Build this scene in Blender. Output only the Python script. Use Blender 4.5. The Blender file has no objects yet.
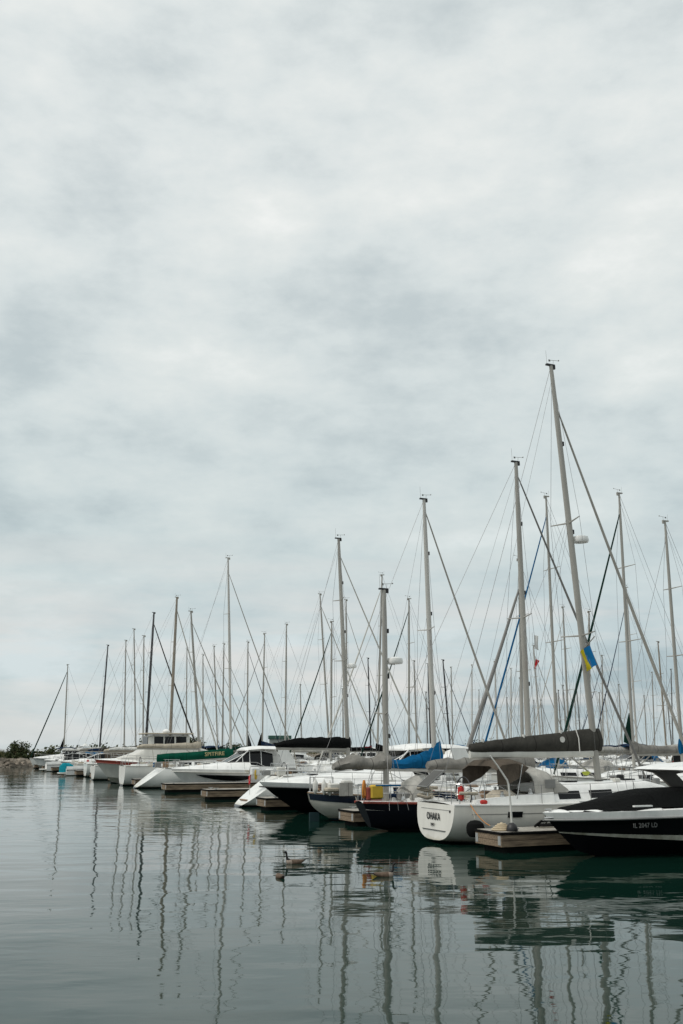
import bpy, math, random
from mathutils import Vector, Matrix, noise
rnd = random.Random(7)
PI = math.pi
C = bpy.context.scene.collection
CAMH = 2.92
U = (-.389, .921)      # along the row of berths, going away
V = (.921, .389)       # into a berth
ROT = math.atan2(V[1], V[0])
def sv(s, v): return (4.6 + U[0]*s + V[0]*v, 29 + U[1]*s + V[1]*v)

# ---------------------------------------------------------------- materials
def nodes_of(m):
    m.use_nodes = True
    nt = m.node_tree
    return nt, nt.nodes, nt.links, nt.nodes['Principled BSDF']
def mat(name, col, rough=.45, metal=0.0, var=.12, scale=3.0, bump=0.0, bscale=40, streak=False, coat=0.0, dirt=None, spec=.5):
    m = bpy.data.materials.new(name)
    nt, N, L, b = nodes_of(m)
    b.inputs['Metallic'].default_value = metal
    b.inputs['Specular IOR Level'].default_value = spec
    if coat: b.inputs['Coat Weight'].default_value = coat
    tc = N.new('ShaderNodeTexCoord')
    mp = N.new('ShaderNodeMapping'); L.new(tc.outputs['Object'], mp.inputs['Vector'])
    if streak: mp.inputs['Scale'].default_value = (1, 1, .18)
    n = N.new('ShaderNodeTexNoise'); n.inputs['Scale'].default_value = scale; n.inputs['Detail'].default_value = 6
    n.inputs['Roughness'].default_value = .65
    L.new(mp.outputs[0], n.inputs['Vector'])
    r = N.new('ShaderNodeValToRGB')
    lo = [max(0, c*(1-var)) for c in col]; hi = [min(1, c*(1+var*.6)) for c in col]
    if dirt: lo = dirt
    r.color_ramp.elements[0].position = .3; r.color_ramp.elements[0].color = (*lo, 1)
    r.color_ramp.elements[1].position = .62; r.color_ramp.elements[1].color = (*hi, 1)
    L.new(n.outputs['Fac'], r.inputs['Fac']); L.new(r.outputs['Color'], b.inputs['Base Color'])
    mr = N.new('ShaderNodeMapRange'); mr.inputs['To Min'].default_value = max(.03, rough-.1); mr.inputs['To Max'].default_value = min(1, rough+.12)
    L.new(n.outputs['Fac'], mr.inputs['Value']); L.new(mr.outputs[0], b.inputs['Roughness'])
    if bump:
        n2 = N.new('ShaderNodeTexNoise'); n2.inputs['Scale'].default_value = bscale; n2.inputs['Detail'].default_value = 4
        L.new(tc.outputs['Object'], n2.inputs['Vector'])
        bp = N.new('ShaderNodeBump'); bp.inputs['Strength'].default_value = 1; bp.inputs['Distance'].default_value = bump
        L.new(n2.outputs['Fac'], bp.inputs['Height']); L.new(bp.outputs[0], b.inputs['Normal'])
    return m
def hullmat(name, top, boot=(.03,.03,.035), anti=(.02,.02,.022), zb=.10, rough=.22):
    """painted hull: topside colour, boot stripe and antifouling by height above the water (real paint lines)"""
    m = mat(name, top, rough, var=.10, scale=1.4, streak=True)
    nt, N, L, b = nodes_of(m)
    base = b.inputs['Base Color'].links[0].from_socket
    tc = N.new('ShaderNodeTexCoord'); sp = N.new('ShaderNodeSeparateXYZ'); L.new(tc.outputs['Object'], sp.inputs[0])
    cur = base
    sn = N.new('ShaderNodeTexNoise'); sn.inputs['Scale'].default_value = 3.5; sn.inputs['Detail'].default_value = 5; L.new(tc.outputs['Object'], sn.inputs[0])
    sm_ = N.new('ShaderNodeMath'); sm_.operation = 'MULTIPLY_ADD'; sm_.inputs[1].default_value = .5; sm_.inputs[2].default_value = zb-.12; L.new(sn.outputs['Fac'], sm_.inputs[0])
    sr = N.new('ShaderNodeMapRange'); L.new(sp.outputs['Z'], sr.inputs[0]); sr.inputs['From Min'].default_value = zb; L.new(sm_.outputs[0], sr.inputs['From Max']); sr.inputs['To Min'].default_value = .6; sr.inputs['To Max'].default_value = 0
    sx = N.new('ShaderNodeMix'); sx.data_type = 'RGBA'; sx.blend_type = 'MULTIPLY'; L.new(sr.outputs[0], sx.inputs['Factor']); L.new(cur, sx.inputs['A']); sx.inputs['B'].default_value = (.55, .50, .36, 1); cur = sx.outputs['Result']
    for z, c in ((zb, boot), (zb*.35, anti)):
        lt = N.new('ShaderNodeMath'); lt.operation = 'LESS_THAN'; lt.inputs[1].default_value = z
        L.new(sp.outputs['Z'], lt.inputs[0])
        mx = N.new('ShaderNodeMix'); mx.data_type = 'RGBA'
        L.new(lt.outputs[0], mx.inputs['Factor']); L.new(cur, mx.inputs['A']); mx.inputs['B'].default_value = (*c, 1)
        cur = mx.outputs['Result']
    L.new(cur, b.inputs['Base Color'])
    return m
M = {}
M['gel'] = mat('white_gelcoat', (.80,.80,.775), .3, var=.12, scale=2.5, streak=True)
M['gel2'] = mat('cream_gelcoat', (.60,.59,.54), .35, var=.12, scale=2.0, streak=True)
M['deck'] = mat('nonskid_deck', (.70,.70,.67), .7, var=.12, scale=4)
M['hull_white'] = hullmat('hull_white', (.78,.78,.74))
M['hull_cream'] = hullmat('hull_cream', (.55,.54,.48), boot=(.02,.06,.08))
M['hull_grey'] = hullmat('hull_ohaka', (.67,.655,.60), boot=(.10,.10,.10), anti=(.03,.03,.03), zb=.08)
M['hull_navy'] = hullmat('hull_navy', (.008,.014,.028), boot=(.35,.33,.3))
M['hull_black'] = mat('hull_black', (.004,.004,.005), .16, var=.1, spec=.22)
M['hull_dark'] = hullmat('hull_dark_blue', (.006,.007,.011), boot=(.02,.02,.02), anti=(.012,.012,.012), rough=.35)
M['hull_dark'].node_tree.nodes['Principled BSDF'].inputs['Specular IOR Level'].default_value = .15
M['hull_blue'] = hullmat('hull_blue', (.02,.07,.16), boot=(.5,.5,.48))
M['hull_green'] = hullmat('hull_green', (.01,.05,.035), boot=(.5,.5,.48))
M['bottom'] = mat('pale_bottom', (.42,.42,.36), .4, dirt=(.22,.21,.16))
M['alu'] = mat('aluminium_spar', (.36,.345,.31), .5, metal=.15, var=.18, scale=1.2, streak=True)
M['alu_light'] = mat('white_spar', (.50,.485,.45), .4, var=.12, scale=1.2, streak=True)
M['alu_grey'] = mat('grey_spar', (.17,.165,.155), .5, var=.2, scale=1.2, streak=True)
M['alu_dark'] = mat('carbon_spar', (.018,.018,.02), .35, var=.1)
M['wood_spar'] = mat('varnished_spar', (.26,.22,.17), .4, var=.2)
M['steel'] = mat('stainless_steel', (.55,.55,.54), .22, metal=.9, var=.08)
M['wire'] = mat('rigging_wire', (.20,.20,.20), .4, metal=.6)
M['black'] = mat('black_plastic', (.012,.012,.013), .5)
M['glass'] = mat('tinted_window', (.006,.007,.008), .10, var=.05, spec=.22)
M['frame'] = mat('window_frame', (.25,.25,.24), .4, metal=.4)
M['teak'] = mat('teak', (.22,.14,.08), .6, var=.3, scale=9)
M['redwood'] = mat('mahogany_rail', (.24,.045,.03), .4, var=.3)
M['rope'] = mat('rope', (.42,.39,.32), .9, bump=.004, bscale=90)
M['rubber'] = mat('black_rubber', (.007,.007,.007), .85, spec=.08)
M['fwhite'] = mat('fender_white', (.62,.61,.57), .45)
M['sail'] = mat('rolled_sailcloth', (.50,.49,.45), .8, bump=.01, bscale=8)
def fabric(n, c, **k):
    m = mat(n, c, .9, var=.28, scale=2.2, bump=.045, bscale=3.2, spec=.08, **k)
    nt, N, L, b = nodes_of(m); bp = b.inputs['Normal'].links[0].from_node; h0 = bp.inputs['Height'].links[0].from_socket
    nz_ = h0.node; nz_.inputs['Distortion'].default_value = 1.2
    tc = [q for q in N if q.type == 'TEX_COORD'][0]
    mp = N.new('ShaderNodeMapping'); mp.inputs['Rotation'].default_value = (0, .6, 0); mp.inputs['Scale'].default_value = (1.6, 1, .6); L.new(tc.outputs['Object'], mp.inputs[0]); L.new(mp.outputs[0], nz_.inputs[0])
    sp = N.new('ShaderNodeSeparateXYZ'); L.new(tc.outputs['Object'], sp.inputs[0])
    mo = N.new('ShaderNodeMath'); mo.operation = 'PINGPONG'; mo.inputs[1].default_value = .65; L.new(sp.outputs['X'], mo.inputs[0])
    lt = N.new('ShaderNodeMath'); lt.operation = 'LESS_THAN'; lt.inputs[1].default_value = .014; L.new(mo.outputs[0], lt.inputs[0])
    old = b.inputs['Base Color'].links[0].from_socket
    mx = N.new('ShaderNodeMix'); mx.data_type = 'RGBA'; L.new(lt.outputs[0], mx.inputs['Factor']); L.new(old, mx.inputs['A']); mx.inputs['B'].default_value = tuple(q*.45 for q in c)+(1,)
    L.new(mx.outputs['Result'], b.inputs['Base Color'])
    return m
F = {
 'charcoal': fabric('charcoal_canvas', (.050,.048,.042)), 'grey': fabric('grey_canvas', (.22,.21,.19)),
 'pale': fabric('pale_grey_canvas', (.36,.35,.32)), 'beige': fabric('beige_canvas', (.40,.36,.29)),
 'blue': fabric('pacific_blue_canvas', (.004,.085,.20)), 'navy': fabric('navy_canvas', (.010,.022,.05)),
 'green': fabric('forest_green_canvas', (.003,.060,.036)), 'darkgreen': fabric('dark_green_canvas', (.006,.028,.020)),
 'black': fabric('black_canvas', (.0045,.005,.005)), 'maroon': fabric('maroon_canvas', (.13,.012,.018)),
 'brown': fabric('brown_canvas', (.085,.070,.055)), 'white': fabric('white_canvas', (.60,.60,.57)),
 'teal': fabric('teal_tarp', (.01,.22,.28)), 'skyblue': fabric('sky_blue_canvas', (.03,.14,.28)),
}
M['yellow'] = mat('yellow_vinyl', (.55,.36,.03), .55)
M['orange'] = mat('orange_vinyl', (.55,.20,.02), .6)
M['red'] = mat('red_vinyl', (.42,.02,.015), .55)
M['lime'] = mat('lime_paint', (.45,.50,.05), .5)

def plankmat():
    m = bpy.data.materials.new('weathered_timber')
    nt, N, L, b = nodes_of(m)
    tc = N.new('ShaderNodeTexCoord')
    mp = N.new('ShaderNodeMapping'); mp.inputs['Scale'].default_value = (.6, 9, 9); L.new(tc.outputs['Object'], mp.inputs[0])
    n = N.new('ShaderNodeTexNoise'); n.inputs['Scale'].default_value = 2.2; n.inputs['Detail'].default_value = 8; n.inputs['Roughness'].default_value = .7
    L.new(mp.outputs[0], n.inputs['Vector'])
    r = N.new('ShaderNodeValToRGB'); e = r.color_ramp.elements
    e[0].position = .32; e[0].color = (.065,.045,.030,1); e[1].position = .68; e[1].color = (.34,.255,.17,1)
    L.new(n.outputs['Fac'], r.inputs[0])
    n2 = N.new('ShaderNodeTexNoise'); n2.inputs['Scale'].default_value = .9; L.new(tc.outputs['Object'], n2.inputs['Vector'])
    mx = N.new('ShaderNodeMix'); mx.data_type = 'RGBA'; mx.blend_type = 'MULTIPLY'; mx.inputs['Factor'].default_value = .7
    L.new(r.outputs[0], mx.inputs['A']); L.new(n2.outputs['Color'], mx.inputs['B'])
    mr = N.new('ShaderNodeMapRange'); mr.inputs['To Min'].default_value = .55; mr.inputs['To Max'].default_value = 1.35
    L.new(n2.outputs['Fac'], mr.inputs[0]); L.new(mr.outputs[0], mx.inputs['B'])
    L.new(mx.outputs['Result'], b.inputs['Base Color']); b.inputs['Roughness'].default_value = .85
    bp = N.new('ShaderNodeBump'); bp.inputs['Distance'].default_value = .01; L.new(n.outputs['Fac'], bp.inputs['Height']); L.new(bp.outputs[0], b.inputs['Normal'])
    return m
M['timber'] = plankmat()
M['decking'] = mat('weathered_decking', (.33,.31,.27), .85, var=.35, scale=3, bump=.01, bscale=14)
M['float'] = mat('wet_float', (.008,.009,.008), .8, spec=.08)
M['galv'] = mat('galvanised_bracket', (.42,.43,.42), .5, metal=.5)

# ---------------------------------------------------------------- mesh builder
class MB:
    def __init__(s): s.v = []; s.f = []; s.mi = []
    def add(s, vs, fs, mi=0):
        o = len(s.v); s.v += [tuple(p) for p in vs]; s.f += [tuple(i+o for i in f) for f in fs]; s.mi += [mi]*len(fs); return s
    def box(s, x0, x1, y0, y1, z0, z1, mtx=None, mi=0, bev=0.0):
        if bev:
            b = min(bev, (x1-x0)*.45, (y1-y0)*.45, (z1-z0)*.45)
            rings = []
            for z, i in ((z0, b), (z0+b, 0), (z1-b, 0), (z1, b)):
                rings.append([(x0+i+b, y0+i, z), (x1-i-b, y0+i, z), (x1-i, y0+i+b, z), (x1-i, y1-i-b, z), (x1-i-b, y1-i, z), (x0+i+b, y1-i, z), (x0+i, y1-i-b, z), (x0+i, y0+i+b, z)])
            if mtx: rings = [[mtx @ Vector(p) for p in r] for r in rings]
            return s.loft(rings, True, True, True, mi)
        p = [Vector((x, y, z)) for z in (z0, z1) for x, y in ((x0,y0),(x1,y0),(x1,y1),(x0,y1))]
        if mtx: p = [mtx @ q for q in p]
        return s.add(p, [(3,2,1,0),(4,5,6,7),(0,1,5,4),(1,2,6,5),(2,3,7,6),(3,0,4,7)], mi)
    def loft(s, rings, closed=False, cap0=False, cap1=False, mi=0):
        n = len(rings[0]); vs = [p for r in rings for p in r]; fs = []
        for i in range(len(rings)-1):
            for j in range(n if closed else n-1):
                k = (j+1) % n
                fs.append((i*n+j, i*n+k, (i+1)*n+k, (i+1)*n+j))
        if cap0: fs.append(tuple(reversed(range(n))))
        if cap1: fs.append(tuple((len(rings)-1)*n+j for j in range(n)))
        return s.add(vs, fs, mi)
    def tube(s, pts, r, n=6, cap=True, mi=0, flat=1.0):
        pts = [Vector(p) for p in pts]; rs = r if isinstance(r, (list, tuple)) else [r]*len(pts)
        rings = []; up = None
        for i, p in enumerate(pts):
            d = (pts[min(i+1, len(pts)-1)] - pts[max(i-1, 0)])
            if d.length < 1e-9: d = Vector((0,0,1))
            d.normalize()
            if up is None: up = Vector((0,1,0)) if abs(d.y) < .9 else Vector((1,0,0))
            a = (up - d*up.dot(d)).normalized(); b = d.cross(a); up = a
            rings.append([p + (a*math.cos(t)*flat + b*math.sin(t))*rs[i] for t in [2*PI*k/n for k in range(n)]])
        return s.loft(rings, True, cap, cap, mi)
    def lathe(s, prof, c=(0,0,0), n=12, mtx=None, mi=0):
        rings = [[Vector((r*math.cos(2*PI*k/n), r*math.sin(2*PI*k/n), z)) + Vector(c) for k in range(n)] for r, z in prof]
        if mtx: rings = [[mtx @ p for p in r] for r in rings]
        return s.loft(rings, True, True, True, mi)
    def ball(s, c, r, n=10, sz=1.0, mi=0):
        m = 6; return s.lathe([(max(.002, r*math.sin(PI*i/m)), -r*sz*math.cos(PI*i/m)) for i in range(m+1)], c, n, mi=mi)
    def poly(s, pts, y0, y1, mi=0):
        """outline in x,z extruded across y"""
        n = len(pts); vs = [(x, y0, z) for x, z in pts] + [(x, y1, z) for x, z in pts]
        fs = [tuple(range(n)), tuple(reversed(range(n, 2*n)))] + [(i, i+n, (i+1) % n+n, (i+1) % n) for i in range(n)]
        return s.add(vs, fs, mi)
    def build(s, name, m, parent=None, smooth=35, label=None):
        me = bpy.data.meshes.new(name); me.from_pydata(s.v, [], s.f)
        ms = m if isinstance(m, (list, tuple)) else [m]
        for q in ms: me.materials.append(q)
        if len(ms) > 1:
            for p, i in zip(me.polygons, s.mi): p.material_index = i
        me.validate(); me.update()
        bmn = __import__('bmesh'); bm = bmn.new(); bm.from_mesh(me)
        bmn.ops.recalc_face_normals(bm, faces=bm.faces); bm.to_mesh(me); bm.free()
        if smooth:
            me.shade_smooth(); me.set_sharp_from_angle(angle=math.radians(smooth))
        o = bpy.data.objects.new(name, me); C.objects.link(o)
        if parent: o.parent = parent
        if label: o['label'] = label
        return o
def tag(o, label=None, cat=None, group=None, kind=None):
    if label: o['label'] = label
    if cat: o['category'] = cat
    if group: o['group'] = group
    if kind: o['kind'] = kind
    return o
def thing(name, loc, rz, label, cat, group=None):
    o = bpy.data.objects.new(name, None); C.objects.link(o); o.empty_display_size = .3
    o.location = loc; o.rotation_euler = (0, 0, rz)
    return tag(o, label, cat, group)
def lerp(a, b, t): return a + (b-a)*t
def interp(tab, x):
    if x <= tab[0][0]: return tab[0][1]
    for (a, p), (b, q) in zip(tab, tab[1:]):
        if x <= b: return lerp(p, q, (x-a)/(b-a))
    return tab[-1][1]
def lettering(text, size, mtx, m, parent, name='lettering', ext=.004, xs=1.0):
    cu = bpy.data.curves.new('txt', 'FONT'); cu.body = text; cu.size = size; cu.extrude = ext; cu.align_x = 'CENTER'; cu.align_y = 'CENTER'
    cu.resolution_u = 3; cu.space_character = 1.08; cu.offset = size*.012
    o = bpy.data.objects.new('txt', cu); C.objects.link(o)
    bpy.context.view_layer.update()
    me = bpy.data.meshes.new_from_object(o)
    C.objects.unlink(o); bpy.data.objects.remove(o); bpy.data.curves.remove(cu)
    me.transform(mtx @ Matrix.Diagonal((xs, 1, 1, 1))); me.materials.clear(); me.materials.append(m); me.name = name
    q = bpy.data.objects.new(name, me); C.objects.link(q); q.parent = parent
    return q

# ---------------------------------------------------------------- small deck fittings
def clutter(root, r_, x0, x1, zf, w, n, lod):
    n = {2: 24, 1: 16, 0: 10}[lod]
    for k in range(n):
        x = r_.uniform(x0, x1); y = r_.uniform(-w, w); z = zf(x); kind = r_.choice(['cushion','deck_box','rope_bag','winch','antenna','rope_coil','rope_coil'])
        if kind == 'antenna' and (lod == 2 or k > 1): kind = 'deck_box'
        q = MB()
        if kind == 'cushion': q.box(x-.3, x+.3, y-.2, y+.2, z-.05, z+.12, bev=.05); m = r_.choice([F['beige'], F['navy'], F['white'], F['pale'], F['blue']])
        elif kind == 'deck_box': h = r_.uniform(.15,.4); q.box(x-.22, x+.22, y-.15, y+.15, z-.05, z+h, bev=.04); m = r_.choice([M['gel'], M['gel2'], M['frame'], M['teak']])
        elif kind == 'rope_bag': q.box(x-.14, x+.14, y-.1, y+.1, z-.05, z+r_.uniform(.1,.3), bev=.05); m = r_.choice([M['red'], F['navy'], F['charcoal'], M['black'], F['maroon'], F['blue']])
        elif kind == 'winch': q.lathe([(.08,-.05),(.07,.05),(.05,.08),(.06,.16),(.03,.18)], (x, y, z), 8); m = M['steel']
        elif kind == 'antenna': q.tube([(x, y, z), (x+r_.uniform(-.1,.1), y, z+r_.uniform(1.2,2.6))], .008, 4); m = M['gel']
        elif kind == 'instrument_pod': q.tube([(x, y, z-.1), (x, y, z+.5)], .025, 5); q.box(x-.06, x+.06, y-.16, y+.16, z+.45, z+.68, bev=.04); m = M['black']
        else: q.tube([(x+(.16+.01*j)*math.cos(j), y+.16*math.sin(j), z+.012*j) for j in range(16)], .018, 4); m = r_.choice([M['rope'], M['rope'], M['black'], F['navy']])
        q.build(kind, m, root)

# ---------------------------------------------------------------- sailing boat
def sail_hull(L, B, zs, tf=.62, stern_rake=0.0, bow_rake=.7, nexp=2.6, kd=.55, dbl=False, kstern=.03):
    """returns f(t, j/m) ring sampler"""
    def hb(t):
        t = max(0.0, min(1.0, t))
        if dbl:
            return B/2*max(.02, math.sin(PI*min(1, t*1.02+.0)))**.45 if t > 0 else .05
        if t < .42: return B/2*(tf+(1-tf)*math.sin(PI/2*t/.42))
        q = (t-.42)/.58
        return B/2*max(0.012, max(0.0, 1-q**2.1)**.95)
    def zsh(t): return zs[0]*(1-t)**2*1 + zs[1]*2*t*(1-t) + zs[2]*t*t
    def kz(t):
        if dbl: return -kd*max(0.0, math.sin(PI*t))**.7 + .0
        return lerp(kstern, -kd, math.sin(PI/2*min(1, t/.45))) if t < .45 else -kd*(1-((t-.45)/.55)**3*.9)
    def X(t, z):
        zt = max(0, min(1.15, z/max(.1, zsh(t))))
        if dbl: x0 = stern_rake*(1-zt)**2.4
        else: x0 = stern_rake*zt
        x1 = L - bow_rake*(1-zt)
        return x0 + t*(x1-x0)
    def ring(t, m=9, side=1):
        out = []; b = hb(t); s = zsh(t); k = kz(t)
        ne = lerp(nexp, 2.0, t) if not dbl else 2.2
        for j in range(m+1):
            a = PI/2*j/m
            y = b*max(0, math.cos(a))**(2/ne); z = s-(s-k)*math.sin(a)**(2/(ne*.85))
            out.append(Vector((X(t, z), side*y, z)))
        return out
    return ring, hb, zsh, X
def full_ring(r): return r + [Vector((p.x, -p.y, p.z)) for p in reversed(r[:-1])]

def section(x, zb, wb, zt, wt, crown=.05, x_top=None):
    """open cross-section from port base over the top to starboard base"""
    xt = x if x_top is None else x_top
    h = zt-zb
    pts = [(x, wb, zb), (lerp(x, xt, .72), lerp(wb, wt, .72), zb+h*.72), (lerp(x, xt, .92), wt*.985, zb+h*.92), (xt, wt*.90, zt), (xt, wt*.45, zt+crown*.7), (xt, 0, zt+crown)]
    return [Vector(p) for p in pts] + [Vector((p[0], -p[1], p[2])) for p in reversed(pts[:-1])]
def house(st, cap=True):
    mb = MB(); mb.loft([section(*q) for q in st], False, cap, cap); return mb
def side_panel(st, x0, x1, f0, f1, side, off=.008, n=5):
    """thin pane lying on the side wall of a house"""
    def P(x, f, o):
        for a, b in zip(st, st[1:]):
            if a[0] <= x <= b[0]+1e-6: break
        t = 0 if b[0] == a[0] else (x-a[0])/(b[0]-a[0]); t = max(0, min(1, t))
        zb, wb, zt, wt = [lerp(a[i], b[i], t) for i in (1, 2, 3, 4)]
        return Vector((x, side*(lerp(wb, wt, f)+o), lerp(zb, zt, f)))
    mb = MB(); rings = []
    for i in range(n+1):
        x = lerp(x0, x1, i/n); g0, g1 = f0, f1
        rings.append([P(x, g0, -.01), P(x, g0, off), P(x, g1, off), P(x, g1, -.01)])
    return mb.loft(rings, True, True, True)

def boom_cover(x0, x1, zb, prof, w=.17, fold=.03, seed=0, n=26, slope=0.0):
    """stowed sail in its cover lying along the boom; prof: (fraction, height, halfwidth)"""
    mb = MB(); rings = []
    for i in range(n+1):
        t = i/n; x = lerp(x0, x1, t); h = interp([(p[0], p[1]) for p in prof], t); hw = w*interp([(p[0], p[2]) for p in prof], t)
        z0 = zb + slope*t
        nz = noise.noise(Vector((x*2.2, seed, .3)))*fold*2; ny = noise.noise(Vector((x*1.7, seed+5, .9)))*fold*1.5
        r = []
        for k in range(14):
            a = 2*PI*k/14
            yy = math.cos(a)*hw*(1.0 if math.sin(a) < 0 else (1-.55*math.sin(a)))
            zz = (math.sin(a)*.5+.5)*h
            w2 = noise.noise(Vector((x*3.1, k*.9, seed)))*fold
            r.append(Vector((x, yy*(1+w2*3)+ny, z0+zz+(nz+w2)*(.2+.8*(zz/h)))))
        rings.append(r)
    return mb.loft(rings, True, True, True)

def mast_parts(root, x, zb, h, lean, m, r=.1, spread=(.45,.72), sw=.95, vane=True, radar=None, lod=2, shroud_y=1.4, back=None, fore=None, furl=None, furl_r=.09, furl_frac=.93, extras=True):
    top = Vector((x+lean, 0, h)); base = Vector((x, 0, zb))
    def P(f): return base.lerp(top, f)
    mb = MB(); mb.tube([P(0), P(.5), P(.85), P(1)], [r, r, r*.85, r*.62], 10, flat=.72)
    mst = mb.build('mast', m, root)
    # masthead crane and instruments: sub-parts
    hd = MB(); hd.box(-.22, .16, -.05, .05, 0, .06, Matrix.Translation(top)); hd.box(-.05, .05, -.04, .04, -.12, 0, Matrix.Translation(top + Vector((.12,0,0))))
    hd.build('masthead_fitting', M['black'] if lod > 1 else m, mst)
    if vane:
        w = MB(); w.tube([top+Vector((.1,0,.05)), top+Vector((.12,0,.24))], .007, 4); w.tube([top+Vector((-.10,0,.22)), top+Vector((.36,0,.26))], .008, 4)
        w.box(-.10, -.02, -.005, .005, .17, .25, Matrix.Translation(top)); w.ball(top+Vector((.36,0,.27)), .03, 6)
        w.tube([top+Vector((-.18,0,.05)), top+Vector((-.2,0,.6 if lod > 1 else .4))], .006, 4)
        w.build('wind_vane', M['frame'], mst)
    for f in spread:
        c = P(f); sp = MB()
        for sd in (1, -1):
            sp.tube([c, c+Vector((-.18, sd*sw*(1.15-f*.45), .05))], [.035, .02], 5)
        sp.build('spreader', m, mst)
    if lod > 1:
        for f in (.30, .58, .8):
            c = P(f); q = MB(); q.box(.02, .16, -.05, .05, -.1, .06, Matrix.Translation(c)); q.build('mast_light', M['black'], mst)
    if radar:
        f, sd = radar; c = P(f); q = MB()
        q.tube([c, c+Vector((.42*sd, 0, -.02))], .03, 5)
        q.lathe([(.08,-.02),(.28,.0),(.31,.08),(.28,.2),(.1,.25)], c+Vector((.42*sd,0,0)), 12)
        q.build('radar_dome', M['gel'], mst)
    # wires
    wr = .008 if lod > 1 else .0095
    wl = []
    for sd in (1, -1):
        pts = [Vector((x-.1, sd*shroud_y, zb*.75))]
        for f in spread: pts.append(P(f)+Vector((-.18, sd*sw*(1.15-f*.45), .05)))
        pts.append(P(.985)); wl.append(pts)
        if lod > 1: wl.append([Vector((x-.45, sd*shroud_y, zb*.75)), P(spread[0]-.01)]); wl.append([Vector((x+.3, sd*shroud_y, zb*.75)), P(spread[0]-.01)])
    for pts in wl:
        q = MB(); q.tube(pts, wr, 4); q.build('shroud', M['wire'], root)
    if back: q = MB(); q.tube([top, Vector(back)], wr*1.1, 4); q.build('backstay', M['wire'], root)
    if fore:
        a = P(furl_frac); b = Vector(fore)
        if furl:
            q = MB(); n = 14; pts = []; rs = []
            for i in range(n+1):
                t = i/n; sag = math.sin(PI*t)*.12
                pts.append(a.lerp(b, t)+Vector((-sag*.3, 0, -sag*.5)))
                rs.append(furl_r*(0.35 if t < .06 else lerp(.55, 1, min(1, t*1.6)) if t < .93 else .6))
            q.tube(pts, rs, 8); q.build('furled_headsail', furl, root)
        else:
            q = MB(); q.tube([a, b], wr*1.2, 4); q.build('forestay', M['wire'], root)
    return mst, P

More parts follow.
